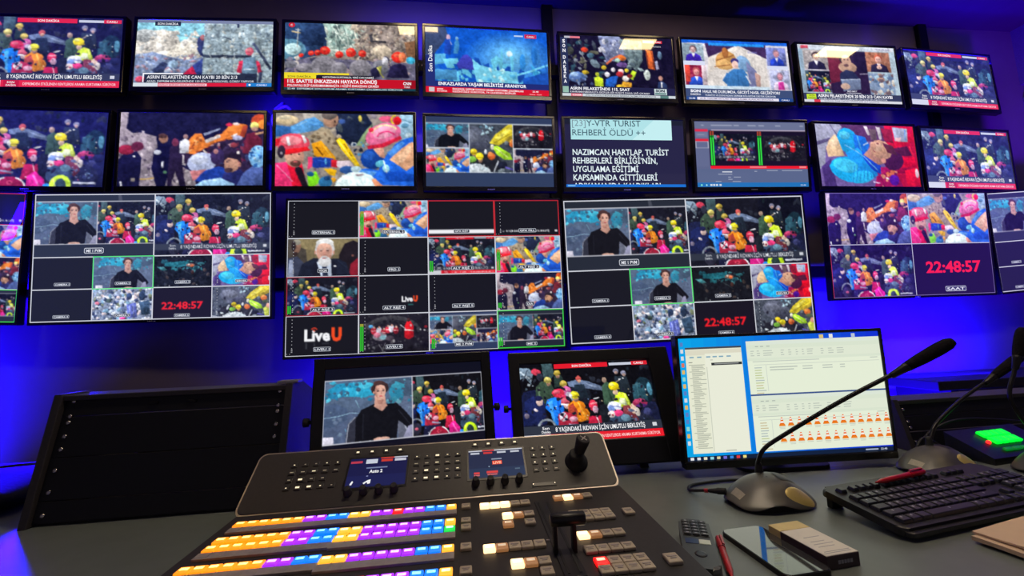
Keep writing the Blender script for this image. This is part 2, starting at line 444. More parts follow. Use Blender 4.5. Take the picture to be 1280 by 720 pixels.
@photo(0.55)
def p_crowd(c, over=None, dark=(13, 15, 26)):
    R = random.Random(4)
    c.rect_(0, 0, 160, 90, dark)
    for x, y, rx, ry, q in ((70, 40, 14, 12, (22, 27, 38)), (146, 40, 13, 18, (20, 40, 50)), (98, 70, 12, 18, (20, 24, 30)), (150, 72, 14, 22, (22, 26, 52)), (12, 55, 18, 26, (20, 26, 58)), (135, 76, 20, 14, (30, 34, 52))):
        c.ell(x, y, rx, ry, q, 0, 12, 0.15, R)
    c.specks(0, 0, 160, 90, 40, [(26, 30, 40), (34, 38, 48), (20, 30, 36)], 1, 4, 7)
    c.poly([(56, 24), (68, 21), (82, 24), (100, 32), (98, 36), (82, 33), (70, 31), (58, 29)], (98, 115, 145)); c.poly([(76, 25), (99, 33), (84, 30)], (135, 150, 178))
    c.poly([(0, 4), (12, 5), (16, 12), (13, 24), (6, 16), (0, 18)], (120, 140, 158)); c.line(1, 9, 14, 20, 2, (180, 195, 205)); c.line(3, 20, 10, 7, 1.4, (60, 70, 84))
    c.ell(20, 10, 6, 4, (205, 60, 82), 15); c.ell(24, 16, 4, 5, (40, 45, 60)); c.specks(0, 14, 18, 30, 10, [(70, 85, 98), (150, 160, 170), (40, 44, 56)], 0.8, 2.2, 21)
    c.poly([(27, 0), (40, 0), (41, 14), (35, 22), (28, 16)], (58, 82, 86)); c.line(33, 0, 34, 16, 1.5, (60, 84, 90))
    c.poly([(17, 46), (18, 28), (25, 21), (36, 22), (40, 34), (36, 48)], (52, 72, 56)); c.line(30, 24, 34, 44, 1.6, (48, 68, 52)); c.line(22, 28, 21, 46, 1.4, (92, 118, 90))
    c.poly([(40, 30), (41, 16), (50, 15), (54, 26)], (38, 55, 50))
    helmet(c, 33, 20, 4.6, (206, 192, 96)); helmet(c, 45, 12, 4.2, (204, 176, 62)); helmet(c, 51, 25, 4.4, (206, 180, 72))
    c.ell(54, 34, 5.5, 6, (196, 92, 150)); c.ell(56, 40, 4, 5, (170, 160, 178)); c.line(58, 36, 60, 46, 2, (140, 170, 180))
    c.poly([(64, 27), (76, 27), (80, 44), (62, 44)], (28, 40, 52)); c.ell(70, 20, 3.4, 3.6, (196, 82, 76)); c.ell(70.5, 23, 2.2, 2, SKIN)
    c.poly([(96, 52), (97, 30), (103, 25), (110, 30), (112, 52)], (58, 86, 66)); c.ell(101, 23, 3, 3.4, (168, 140, 120)); c.line(104, 30, 106, 50, 1.5, (44, 66, 50))
    for x, y in ((117, 13), (126, 16)): c.ell(x, y, 3.4, 3.2, (128, 128, 150)); c.ell(x, y + 2, 2, 2, (170, 140, 130))
    c.poly([(112, 38), (114, 19), (129, 20), (132, 40)], (30, 40, 48)); c.ell(120, 23, 1.4, 0.9, WHITE); c.ell(124, 22, 1.2, 0.8, WHITE); c.line(114, 27, 119, 24, 1, (200, 170, 140))
    c.poly([(132, 50), (134, 32), (140, 27), (148, 32), (150, 50)], (40, 78, 92)); c.line(140, 30, 139, 46, 1.2, (58, 100, 112))
    c.ell(154, 36, 3, 8, (80, 140, 165)); c.line(134, 31, 144, 29, 1.2, (70, 105, 115))
    c.ell(88, 44, 4, 0.9, WHITE, -14)
    # left foreground in navy
    c.poly([(0, 70), (4, 44), (14, 38), (26, 44), (27, 70)], (24, 34, 84)); c.ell(21, 45, 4, 4.6, (215, 185, 175)); c.ell(20, 41, 4.4, 3, (26, 30, 70)); c.ell(16, 54, 2.6, 1.6, (215, 200, 200), 30)
    c.ell(5, 60, 3, 3, (120, 110, 130))
    # blue jacket
    c.poly([(27, 52), (30, 43), (40, 40), (48, 45), (49, 60), (43, 62), (40, 76), (35, 76), (34, 60)], (24, 118, 232)); c.poly([(31, 46), (36, 44), (36, 60), (38, 74), (35, 74)], (70, 165, 250)); c.line(42, 44, 44, 60, 1.6, (14, 74, 190))
    c.ell(44, 36, 7.5, 5.4, (225, 48, 78)); c.ell(42, 34.5, 4, 2.2, (245, 105, 125)); c.ell(50, 42, 5, 3.4, (205, 50, 92))
    helmet(c, 51, 46, 5.4, (232, 92, 110), (240, 200, 195)); c.line(46, 49, 56, 50, 1.6, WHITE)
    # orange jacket
    c.poly([(52, 66), (54, 50), (62, 44), (72, 48), (78, 60), (76, 68), (66, 70)], (232, 134, 24)); c.poly([(52, 66), (54, 52), (60, 48), (64, 58), (60, 70)], (168, 62, 44)); c.line(66, 48, 72, 64, 1.8, (250, 176, 60)); c.line(70, 50, 76, 62, 1.2, (200, 100, 14))
    helmet(c, 63, 39, 5.4, (240, 222, 34)); c.ell(58, 40, 1.8, 3, (230, 230, 230))
    # red and white packs
    c.poly([(40, 80), (41, 60), (50, 57), (62, 62), (64, 76), (52, 80)], (170, 36, 60)); c.ell(47, 63, 5, 5, (238, 232, 240)); c.line(43, 60, 51, 66, 1.2, (60, 60, 90)); c.line(51, 59, 44, 67, 1, (205, 40, 60)); c.ell(58, 66, 5, 3, (210, 150, 170)); c.line(52, 72, 66, 74, 2.2, (140, 145, 170)); c.poly([(38, 90), (40, 76), (66, 76), (68, 90)], (24, 26, 56))
    # centre figure in red hood
    c.poly([(73, 82), (76, 64), (90, 64), (92, 82)], (178, 26, 56)); c.ell(83, 52, 5, 6.4, (215, 46, 74)); c.ell(85, 57, 3.4, 4.6, (206, 160, 180)); c.line(80, 50, 88, 49, 1.6, (250, 150, 160)); c.line(85, 64, 88, 76, 1.4, (240, 190, 200))
    # yellow helmet, high visibility jacket
    c.poly([(107, 54), (111, 42), (117, 38), (124, 40), (128, 52), (126, 58), (118, 56)], (204, 232, 40)); c.poly([(113, 52), (116, 45), (122, 46), (124, 54)], (226, 238, 190)); c.line(122, 40, 126, 54, 1.6, (236, 255, 110)); c.ell(112, 38, 3.2, 3.8, (222, 188, 160))
    c.ell(111, 31, 6.4, 5.2, (248, 226, 20)); c.ell(109, 29, 3.4, 2, (255, 246, 120)); c.line(107, 35, 118, 34, 1.5, (190, 160, 10))
    c.poly([(116, 72), (118, 54), (126, 54), (134, 70), (130, 78)], (110, 46, 52)); c.ell(130, 58, 3.6, 6, (214, 184, 160)); c.ell(134, 62, 3, 5, (190, 180, 170))
    # white helmet
    c.poly([(98, 84), (101, 64), (116, 62), (126, 68), (128, 84)], (52, 72, 96)); c.ell(119, 68, 6, 4, (96, 130, 150)); c.ell(108, 55, 8.4, 6.2, (226, 232, 246)); c.ell(104, 58, 4, 5, (120, 150, 220)); c.line(102, 53, 116, 56, 1.4, (130, 140, 190)); c.ell(111, 62, 6, 3.6, (232, 60, 120)); c.ell(103, 63, 4, 4, (240, 220, 216)); c.ell(104, 64, 1.4, 1.2, (180, 60, 70))
    c.ell(139, 52, 9, 5, (160, 42, 80)); c.ell(137, 50, 5, 2.6, (200, 66, 110)); c.ell(140, 55, 7, 2, (80, 40, 110)); c.ell(146, 62, 5, 4, (60, 64, 110)); c.specks(126, 58, 158, 86, 16, [(50, 60, 96), (96, 100, 130), (30, 34, 70), (70, 90, 110)], 1, 3, 12)
    c.specks(4, 30, 156, 90, 90, [(16, 18, 30), (24, 26, 40), (30, 26, 40)], .5, 1.9, 17, 2.2); c.specks(10, 30, 150, 88, 46, [(226, 220, 230), (200, 90, 110), (120, 150, 200), (210, 190, 150)], .35, .9, 18)
    # bottom row
    c.arc(27, 76, 11, 12, 2.4, 180, 340, (130, 140, 150)); c.ell(27, 80, 8, 9, (40, 40, 56)); c.ell(27, 80, 3, 2, (200, 90, 110))
    if over is None or over == 'strip':
        c.ell(63, 92, 17, 13.5, (150, 22, 48)); c.arc(63, 92, 17, 13.5, 1.8, 180, 250, WHITE); c.arc(63, 92, 17, 13.5, 1.8, 290, 360, WHITE); c.ell(63, 86, 3.4, 2.4, (205, 70, 90)); c.ell(63, 85.6, 1.8, 1.4, (150, 22, 48))
        c.poly([(80, 90), (80, 78), (88, 72), (98, 82), (100, 90)], (232, 34, 142)); c.line(86, 76, 94, 90, 2, (255, 110, 190)); c.ell(101, 89, 4, 2.6, (40, 140, 230))
        c.ell(115, 88, 11.5, 12, (196, 236, 30)); c.ell(115, 90, 6.6, 10, (36, 56, 52)); c.line(107, 80, 110, 90, 1.2, (240, 255, 120))
        c.rect_(128, 84, 152, 86.4, (196, 200, 210))
    c.tex = 0.0
    if over in ('strip', 'full'):
        y = 73 if over == 'strip' else 72
        c.rect_(0, y, 160, y + 9, (44, 50, 62))
        c.text('Son', 21, y + 4.2, 3.2, WHITE, 8); c.text('Dakika', 20, y + 8, 2.6, WHITE, 10)
        c.text('8 YAŞINDAKİ RIDVAN İÇİN UMUTLU BEKLEYİŞ', 36, y + 7, 5, WHITE, 104); c.rect_(149, y + 2.5, 154, y + 6.5, (205, 208, 214))
    if over == 'full':
        c.rect_(0, 81.5, 30, 90, (205, 208, 214)); c.rect_(30, 81.5, 160, 90, (226, 28, 40)); c.rect_(33, 81.8, 50, 90, (190, 16, 30))
        c.text('SON', 37, 85.4, 2.6, WHITE, 8); c.text('DAKİKA', 36, 89, 2.4, WHITE, 11)
        c.text('DEPREMDEN ETKİLENEN KENTLERDE ARAMA KURTARMA SÜRÜYOR', 54, 87.6, 3.4, (250, 205, 205), 102)
        c.rect_(42, 1, 108, 6.6, (222, 24, 40)); c.text('SON DAKİKA', 64, 5.4, 3.0, WHITE, 24)
        c.rect_(110, 2.2, 138, 5.4, (196, 200, 214)); c.rect_(138, 1.2, 158, 6, (214, 30, 44)); c.text('CANLI', 141, 5, 2.8, WHITE, 12)

@photo(0.3)
def p_anchor(c):
    R = random.Random(8)
    c.rect_(0, 0, 160, 90, (82, 100, 126))
    for x, y, rx, ry, q in ((40, 70, 50, 26, (76, 90, 118)), (140, 60, 40, 40, (88, 102, 128)), (20, 50, 26, 16, (70, 88, 118)), (132, 16, 30, 14, (64, 84, 106))): c.ell(x, y, rx, ry, q, 0, 14, 0.15, R)
    for x, y, rx, ry, q in ((44, 13, 34, 11, (36, 146, 186)), (60, 19, 24, 8, (44, 166, 204)), (30, 20, 16, 6, (40, 132, 174)), (116, 24, 12, 13, (42, 128, 158)), (120, 12, 10, 5, (58, 150, 176)), (70, 9, 14, 5, (70, 190, 220)), (110, 34, 8, 5, (54, 136, 160)), (148, 8, 6, 3, (110, 180, 190))): c.ell(x, y, rx, ry, q, R.uniform(-14, 14), 12, 0.3, R)
    c.specks(10, 2, 86, 30, 40, [(60, 176, 210), (30, 120, 160), (90, 200, 226), (62, 96, 124)], 0.8, 3.2, 3)
    c.specks(96, 4, 150, 44, 26, [(48, 120, 150), (70, 96, 118), (100, 160, 176), (56, 74, 96)], 0.8, 3, 5)
    c.specks(0, 40, 160, 90, 40, [(92, 108, 134), (70, 84, 110), (100, 120, 142)], 1, 4, 6)
    c.pline([(0, 54), (30, 52), (50, 48), (64, 50)], 1.1, (140, 176, 198)); c.pline([(42, 70), (46, 78), (44, 90)], 1, (96, 150, 176)); c.line(56, 30, 62, 42, 1, (120, 160, 180))
    r_, v_ = c.rect, c.v; c.view(r_, (92 - (92 - v_[0]) / 1.36, 90 - (90 - v_[1]) / 1.08, 92 + (v_[2] - 92) / 1.36, 90 + (v_[3] - 90) / 1.08))
    # chair
    c.poly([(56, 90), (58, 66), (66, 56), (74, 60), (72, 90)], (46, 48, 60)); c.pline([(57, 90), (59, 66), (66, 57)], 1, (150, 155, 170)); c.poly([(112, 90), (110, 58), (120, 64), (130, 84), (128, 90)], (96, 100, 116)); c.line(114, 60, 124, 88, 1.4, (160, 165, 180))
    # person in black
    c.poly([(66, 90), (66, 60), (72, 48), (86, 41), (96, 43), (110, 42), (118, 52), (134, 76), (128, 84), (112, 66), (110, 90)], (12, 13, 18)); c.line(112, 52, 128, 78, 1, (34, 36, 44)); c.line(74, 54, 74, 88, 1, (28, 30, 38))
    c.poly([(86, 30), (97, 30), (98.4, 42), (100, 45), (94, 52), (85, 45), (86, 42)], (198, 148, 130)); c.poly([(88, 36), (96, 36), (94, 42), (90, 42)], (176, 124, 108))
    c.ell(91.6, 20.5, 8.6, 10.6, (62, 40, 40)); c.ell(90.6, 14.4, 6.6, 5.2, (74, 48, 46)); c.ell(84.6, 21, 2.6, 6, (56, 36, 36)); c.ell(98.6, 20, 2.4, 6.4, (56, 36, 36))
    c.poly([(86, 22), (87.4, 17), (92, 15.4), (96.6, 17), (98.2, 22), (97.8, 29), (95.6, 34.6), (92.8, 37), (90, 35.6), (87, 30)], (218, 168, 148)); c.poly([(86, 22), (87.4, 17), (89, 17), (88.6, 30), (90, 35.6), (87, 30)], (190, 138, 120)); c.ell(85.2, 26, 1.1, 2.4, (200, 146, 126))
    c.ell(89.6, 24, 1.5, .8, (52, 34, 34)); c.ell(95.4, 24, 1.4, .8, (52, 34, 34)); c.line(87.8, 22, 91.2, 21.6, .7, (84, 54, 48)); c.line(94, 21.7, 97, 22, .7, (84, 54, 48)); c.line(92.8, 24, 93.2, 28.6, .8, (190, 136, 118)); c.ell(92.8, 31.6, 2.1, .9, (184, 78, 80))
    c.ell(94, 89, 9, 2.6, (214, 166, 146)); c.view(r_, v_); c.poly([(8, 90), (8, 80), (26, 80), (27, 90)], (226, 222, 238)); c.poly([(126, 90), (134, 74), (140, 72), (144, 90)], (150, 150, 178))

@photo(0.45)
def p_rescue(c):
    R = random.Random(2)
    c.rect_(0, 0, 160, 90, (150, 140, 132)); c.specks(0, 0, 160, 90, 50, [(170, 160, 150), (120, 112, 110), (140, 130, 140)], 1.5, 5, 2)
    c.poly([(66, 0), (104, 0), (112, 14), (104, 34), (86, 40), (70, 28)], (26, 36, 62)); c.specks(70, 0, 104, 34, 14, [(40, 52, 84), (18, 24, 44), (70, 80, 90)], 1, 4, 4); c.ell(97, 6, 2, 4, (210, 190, 80)); c.ell(76, 10, 4, 3, (60, 90, 160))
    c.poly([(30, 0), (52, 0), (54, 12), (34, 10)], (176, 168, 158)); c.ell(13, 9, 13, 6, (224, 200, 158)); c.ell(10, 6, 8, 2.5, (240, 224, 190))
    c.poly([(0, 15), (20, 18), (20, 28), (0, 30)], (52, 108, 180)); c.poly([(17, 17), (34, 8), (44, 5), (54, 12), (55, 18), (44, 22), (30, 25), (18, 27)], (90, 160, 222)); c.line(40, 9, 54, 13, 0.9, (60, 120, 190)); c.line(38, 14, 54, 17, 0.9, (60, 120, 190)); c.line(24, 16, 36, 10, 1.4, (150, 200, 240))
    c.ell(63, 8, 9, 10, (186, 142, 116)); c.ell(61, 2, 9, 6, (110, 100, 96)); c.ell(68, 10, 1, 1.6, (60, 40, 36)); c.line(66, 15, 70, 14, 1, (130, 80, 70))
    c.poly([(36, 30), (52, 17), (62, 20), (70, 34), (86, 62), (78, 68), (60, 46), (44, 34)], (160, 144, 118)); c.specks(40, 20, 84, 62, 30, [(132, 112, 86), (186, 172, 150), (104, 90, 70)], 1, 2.6, 9)
    c.poly([(41, 38), (52, 34), (68, 54), (69, 59), (54, 60), (44, 52)], (232, 156, 24)); c.line(46, 42, 54, 52, 1.6, (120, 70, 10)); c.line(54, 40, 64, 54, 1, (250, 200, 70))
    c.poly([(69, 34), (73, 30), (79, 34), (97, 65), (92, 66), (76, 46)], (250, 204, 16)); c.line(78, 38, 82, 44, 1.4, (150, 110, 10)); c.line(84, 48, 87, 53, 1.4, (150, 110, 10)); c.line(71, 33, 93, 65, 0.8, (255, 236, 120))
    c.poly([(104, 20), (112, 12), (100, 40), (92, 40)], (150, 180, 130)); c.specks(88, 34, 104, 52, 12, [(40, 60, 90), (90, 150, 190), (200, 210, 220), (30, 40, 60)], 1, 2.6, 11)
    c.ell(111, 56, 14, 13, (20, 66, 156)); c.ell(107, 52, 7, 6, (36, 90, 186)); c.poly([(112, 44), (124, 40), (126, 56), (120, 54)], (222, 160, 136))
    c.poly([(145, 0), (160, 0), (160, 40), (146, 34), (140, 14)], (152, 190, 214)); c.ell(150, 14, 5, 3, (90, 140, 170)); c.ell(154, 26, 4, 3, (196, 220, 230)); c.line(146, 6, 158, 10, 1.2, (100, 150, 180))
    c.ell(124, 26, 22, 14, (236, 110, 156), -22); c.ell(126, 22, 15, 8, (246, 160, 190), -22); c.arc(127, 28, 18, 15, 2, 195, 320, (250, 230, 170)); c.arc(128, 30, 12, 9, 2, 190, 330, (232, 60, 120)); c.poly([(105, 40), (122, 37), (144, 27), (146, 31), (124, 42), (106, 44)], (222, 36, 66)); c.ell(110, 20, 3, 3, (226, 40, 70)); c.ell(128, 6, 9, 4, (230, 90, 130)); c.ell(141, 8, 5, 5.4, (226, 24, 36)); c.arc(140, 7, 7, 7, 1.8, 120, 260, (250, 214, 40))
    c.poly([(88, 70), (104, 68), (118, 70), (128, 50), (140, 36), (152, 30), (160, 28), (160, 90), (112, 88)], (34, 104, 226)); c.poly([(128, 48), (146, 34), (150, 36), (134, 54)], (80, 150, 240)); c.poly([(124, 74), (144, 70), (160, 76), (160, 84), (130, 84)], (20, 76, 190)); c.poly([(96, 70), (116, 72), (110, 80)], (90, 160, 240))
    c.poly([(131, 57), (144, 44), (158, 34), (160, 36), (160, 64), (151, 71)], (240, 178, 136)); c.poly([(136, 56), (156, 38), (158, 44), (146, 62)], (250, 200, 160))
    c.ell(120, 62, 6, 4, (96, 190, 216), -20); c.ell(127, 68, 4, 5, (150, 214, 230)); c.line(124, 58, 128, 74, 1, WHITE)
    # left helmet figure
    c.poly([(0, 62), (16, 60), (32, 76), (37, 90), (0, 90)], (240, 52, 116)); c.poly([(14, 64), (30, 60), (36, 90), (20, 90)], (222, 22, 50)); c.poly([(24, 64), (30, 68), (38, 90), (31, 90), (22, 70)], (30, 22, 34)); c.line(2, 64, 20, 84, 1.2, (250, 140, 180))
    c.ell(22, 54, 11, 13, (206, 152, 130)); c.ell(23, 62, 6, 4, (90, 56, 50)); c.ell(23, 60, 2.6, 0.9, (190, 90, 90)); c.ell(18, 51, 1.4, 0.8, (50, 36, 40)); c.ell(27, 51, 1.4, 0.8, (50, 36, 40))
    c.ell(20, 38, 19, 12.5, (232, 76, 98)); c.ell(18, 34, 12, 6, (246, 140, 150)); c.poly([(6, 46), (36, 42), (40, 46), (10, 52)], (224, 26, 34)); c.poly([(12, 30), (15, 30), (17, 40), (14, 41)], WHITE); c.poly([(29, 28), (33, 28), (36, 36), (33, 38)], WHITE); c.poly([(0, 32), (6, 32), (4, 40), (0, 42)], (206, 30, 44))
    c.ell(7, 48, 4.6, 8, (44, 34, 50)); c.ell(7, 50, 1.6, 2, (150, 140, 150))
    c.poly([(40, 56), (50, 54), (66, 56), (65, 66), (46, 68), (38, 64)], (26, 62, 166)); c.poly([(37, 54), (42, 54), (42, 66), (37, 70)], (230, 60, 110)); c.poly([(63, 57), (71, 58), (70, 67), (63, 66)], (212, 32, 46)); c.poly([(70, 59), (84, 58), (90, 66), (80, 70), (70, 66)], (226, 206, 214)); c.ell(57, 60, 1.2, 4, (90, 180, 220)); c.line(48, 58, 62, 60, 0.8, (60, 110, 210))
    c.poly([(55, 69), (62, 68), (70, 70), (68, 78), (62, 76)], (242, 184, 20)); c.ell(66, 82, 3, 3, (236, 160, 30)); c.ell(82, 70, 9, 5, (44, 84, 150)); c.ell(92, 69, 6, 4, (190, 220, 230))
    c.poly([(36, 74), (46, 72), (52, 84), (44, 90), (38, 90)], (132, 232, 34)); c.ell(40, 75, 4, 3, (30, 90, 140)); c.ell(57, 85, 8, 7, (44, 110, 160)); c.ell(59, 80, 4, 3, (30, 70, 120))
    c.ell(93, 93, 26, 21, (226, 246, 246)); c.ell(96, 76, 5, 1.4, (190, 170, 180)); c.poly([(110, 82), (114, 80), (124, 90), (114, 90)], (230, 150, 110))

@photo(0.55)
def p_dig(c):
    R = random.Random(5)
    c.rect_(0, 0, 160, 90, (22, 22, 48))
    c.poly([(0, 0), (9, 0), (7, 20), (14, 26), (24, 25), (40, 30), (42, 44), (36, 90), (0, 90)], (168, 154, 160)); c.specks(2, 24, 40, 88, 60, [(196, 184, 186), (120, 106, 116), (150, 136, 146), (90, 78, 90)], 0.7, 2.8, 14)
    c.poly([(36, 60), (62, 62), (82, 74), (86, 90), (34, 90)], (170, 156, 156)); c.specks(36, 62, 84, 90, 40, [(120, 104, 106), (206, 196, 194), (70, 60, 70)], 0.6, 2.2, 15); c.line(22, 82, 42, 80, 2, (206, 170, 90))
    c.poly([(62, 36), (100, 34), (140, 20), (160, 18), (160, 76), (90, 70), (66, 60)], (48, 34, 54)); c.specks(92, 34, 150, 62, 60, [(120, 50, 62), (70, 56, 84), (190, 150, 150), (40, 28, 44), (90, 30, 50), (60, 70, 110)], 1, 3.4, 16)
    c.ell(155, 10, 10, 9, (190, 70, 24)); c.ell(158, 14, 5, 6, (240, 140, 40))
    # machine arm
    c.poly([(72, 50), (74, 36), (82, 26), (90, 26), (94, 36), (106, 28), (112, 26), (122, 14), (132, 13), (141, 15), (138, 24), (130, 32), (112, 34), (94, 44), (82, 52)], (236, 128, 38)); c.poly([(93, 34), (110, 27), (111, 31), (95, 38)], (226, 214, 206)); c.poly([(92, 26), (110, 19), (110, 21), (93, 29)], (150, 160, 186)); c.poly([(122, 29), (130, 25), (128, 31)], (230, 226, 222)); c.ell(120, 15, 4, 2.4, (200, 40, 60)); c.ell(128, 14, 4, 2, (230, 200, 190)); c.line(76, 48, 86, 30, 1.4, (160, 74, 20)); c.line(98, 40, 130, 28, 1, (170, 80, 20)); c.specks(74, 30, 92, 50, 10, [(176, 84, 30), (250, 170, 90)], 0.8, 2, 18); c.poly([(136, 16), (142, 16), (138, 30), (132, 30)], (176, 66, 30))
    c.ell(149, 16, 5, 5, (232, 224, 110)); c.ell(149, 20, 4, 3, (200, 150, 120)); c.poly([(136, 50), (140, 26), (150, 24), (158, 34), (158, 52)], (112, 34, 44)); c.line(150, 26, 160, 24, 2.4, (230, 170, 120)); c.ell(130, 31, 6, 3, (170, 170, 196)); c.ell(126, 40, 4, 3, (150, 60, 60)); c.ell(131, 50, 2, 3, (240, 230, 220))
    # people on the left
    c.poly([(-2, 90), (0, 58), (6, 50), (20, 48), (25, 56), (24, 90)], (20, 20, 46)); c.ell(8, 46, 9, 6, (150, 34, 52)); c.ell(20, 42, 7, 6, (96, 34, 52)); c.ell(17, 54, 1.4, 1.2, WHITE); c.line(4, 84, 5, 90, 2, WHITE); c.rect_(15, 80, 19, 84, (150, 140, 120))
    c.poly([(36, 68), (38, 48), (46, 38), (56, 40), (60, 54), (56, 70), (52, 90), (42, 90)], (16, 16, 42)); c.ell(48, 32, 5, 6, (176, 126, 96)); c.ell(47, 29, 5, 3, (90, 60, 50)); c.ell(42, 49, 4, 3, (220, 224, 236)); c.line(48, 60, 48, 68, 2, WHITE); c.ell(51, 73, 2, 2, (90, 140, 90))
    c.poly([(54, 90), (55, 44), (62, 34), (68, 44), (70, 66), (74, 90), (68, 90), (62, 72), (58, 90)], (36, 26, 44)); c.ell(61, 37, 4, 5, (120, 50, 70))
    c.poly([(66, 50), (66, 36), (72, 32), (77, 36), (76, 50)], (222, 224, 232)); c.ell(72, 30, 2.6, 3, (180, 140, 130)); c.line(70, 52, 71, 64, 2, (210, 200, 200))
    # foreground
    c.ell(91, 62, 16, 13, (186, 196, 226), -8); c.ell(88, 58, 10, 6, (210, 218, 240)); c.line(100, 54, 106, 62, 1.2, (90, 90, 120)); c.line(92, 46, 96, 50, 2, (236, 220, 200))
    c.poly([(78, 72), (96, 70), (92, 80), (82, 84)], (196, 120, 112)); c.poly([(84, 84), (94, 72), (110, 66), (126, 72), (128, 84), (100, 86)], (30, 62, 152)); c.ell(108, 54, 8, 10, (54, 40, 74)); c.ell(106, 48, 3, 3, (190, 130, 120))
    c.poly([(112, 84), (116, 74), (134, 70), (142, 78), (136, 90)], (34, 38, 84)); c.ell(124, 63, 8.4, 11, (192, 142, 108)); c.poly([(115, 60), (116, 52), (124, 49), (134, 52), (136, 64), (131, 58), (120, 56)], (34, 24, 30)); c.ell(121, 71, 5, 3, (70, 48, 42)); c.ell(119, 61, 1.2, 0.8, (40, 30, 30)); c.ell(133, 64, 2, 3, (170, 116, 90)); c.line(118, 59, 123, 58.6, 0.8, (50, 34, 30))
    c.poly([(130, 90), (138, 74), (148, 66), (160, 68), (160, 90)], (78, 98, 156)); c.line(140, 78, 150, 90, 1.2, (56, 74, 128)); c.ell(154, 54, 11, 14, (128, 190, 236)); c.specks(145, 42, 160, 66, 18, [(200, 230, 250), (70, 130, 190), (40, 90, 150)], 0.8, 2.4, 19)
    c.poly([(84, 90), (92, 84), (112, 80), (128, 88), (128, 90)], (160, 206, 240)); c.line(94, 84, 112, 82, 0.8, (210, 236, 250))

@photo(0.4)
def p_blueman(c):
    R = random.Random(6)
    c.rect_(0, 0, 160, 90, (112, 92, 150)); c.poly([(0, 0), (46, 0), (34, 16), (14, 34), (10, 60), (0, 66)], (160, 162, 182)); c.poly([(0, 26), (22, 20), (24, 24), (0, 32)], (92, 86, 122)); c.line(24, 0, 34, 16, 1.4, (110, 104, 140)); c.poly([(4, 62), (20, 50), (24, 90), (6, 90)], (70, 50, 112))
    c.poly([(40, 0), (118, 0), (112, 26), (80, 24), (50, 14)], (92, 52, 96)); c.poly([(78, 2), (84, 2), (87, 14), (84, 16)], (226, 214, 220)); c.poly([(98, 2), (105, 3), (106, 20), (102, 22)], (214, 200, 206)); c.poly([(86, 6), (98, 6), (98, 22), (88, 22)], (110, 86, 92))
    c.poly([(112, 0), (160, 0), (160, 90), (100, 90), (112, 40)], (206, 18, 48)); c.poly([(106, 4), (124, 6), (124, 26), (110, 24)], (150, 30, 52)); c.poly([(125, 2), (150, 4), (148, 24), (127, 23)], (168, 176, 200)); c.poly([(128, 18), (138, 17), (136, 24), (128, 23)], (240, 190, 190)); c.line(146, 6, 144, 22, 1.6, (100, 150, 210))
    c.poly([(118, 34), (146, 30), (152, 44), (120, 46)], (86, 26, 54)); c.poly([(126, 48), (156, 46), (158, 60), (128, 62)], (224, 12, 34)); c.poly([(124, 62), (142, 62), (136, 70), (124, 70)], (140, 10, 40)); c.poly([(136, 66), (158, 62), (160, 88), (138, 88)], (232, 18, 34)); c.ell(156, 70, 3, 7, (214, 190, 196)); c.line(150, 30, 154, 46, 2, (240, 40, 50))
    c.poly([(94, 62), (120, 60), (130, 90), (84, 90)], (160, 20, 76)); c.poly([(104, 70), (124, 62), (124, 72), (106, 76)], (222, 110, 60)); c.ell(117, 80, 8, 8, (80, 20, 150)); c.ell(106, 78, 2.6, 1.4, WHITE, 20); c.ell(88, 84, 6, 1, (226, 200, 230), 8); c.specks(84, 64, 128, 90, 14, [(190, 40, 90), (110, 16, 70), (230, 150, 110)], 1, 2.6, 3)
    c.ell(50, 24, 17, 19, (28, 166, 232), -20); c.ell(46, 16, 9, 6, (80, 200, 246)); c.poly([(60, 14), (78, 18), (84, 30), (76, 44), (60, 40)], (24, 112, 222)); c.line(66, 16, 70, 38, 2, (70, 170, 240)); c.line(74, 30, 82, 26, 1.6, (220, 230, 244))
    c.ell(52, 66, 36, 19, (22, 176, 240), 8); c.poly([(44, 42), (64, 34), (86, 54), (92, 74), (66, 80)], (26, 150, 236)); c.ell(42, 60, 20, 10, (64, 204, 250), 10); c.ell(66, 76, 18, 9, (40, 190, 246), -8)
    for k in range(7): c.line(56 + k * 5, 60 + k, 50 + k * 6, 84 - k, 0.9, (20, 120, 206))
    c.poly([(70, 38), (84, 48), (98, 60), (96, 72), (84, 66), (72, 50)], (20, 72, 206)); c.pline([(44, 30), (60, 38), (72, 46), (92, 66)], 1.4, (120, 190, 246))
    c.poly([(30, 15), (34, 20), (42, 46), (16, 48), (14, 36), (20, 24)], (238, 200, 152)); c.poly([(30, 18), (36, 30), (24, 34), (20, 28)], (250, 218, 176))
    c.poly([(72, 44), (84, 34), (100, 40), (106, 56), (94, 58)], (186, 132, 112)); c.ell(120, 52, 17, 14, (66, 22, 58), -14); c.ell(102, 36, 18, 14, (208, 156, 124), 14); c.ell(96, 32, 9, 7, (228, 182, 150)); c.ell(90, 30, 5, 6, (214, 160, 128)); c.ell(110, 30, 3, 2.2, (120, 70, 66)); c.ell(98, 27, 2.4, 1.4, (140, 84, 74)); c.poly([(106, 26), (122, 30), (128, 44), (112, 40)], (90, 40, 56)); c.ell(104, 52, 4, 4, (214, 146, 120)); c.line(88, 36, 92, 40, 1.4, (150, 84, 78))

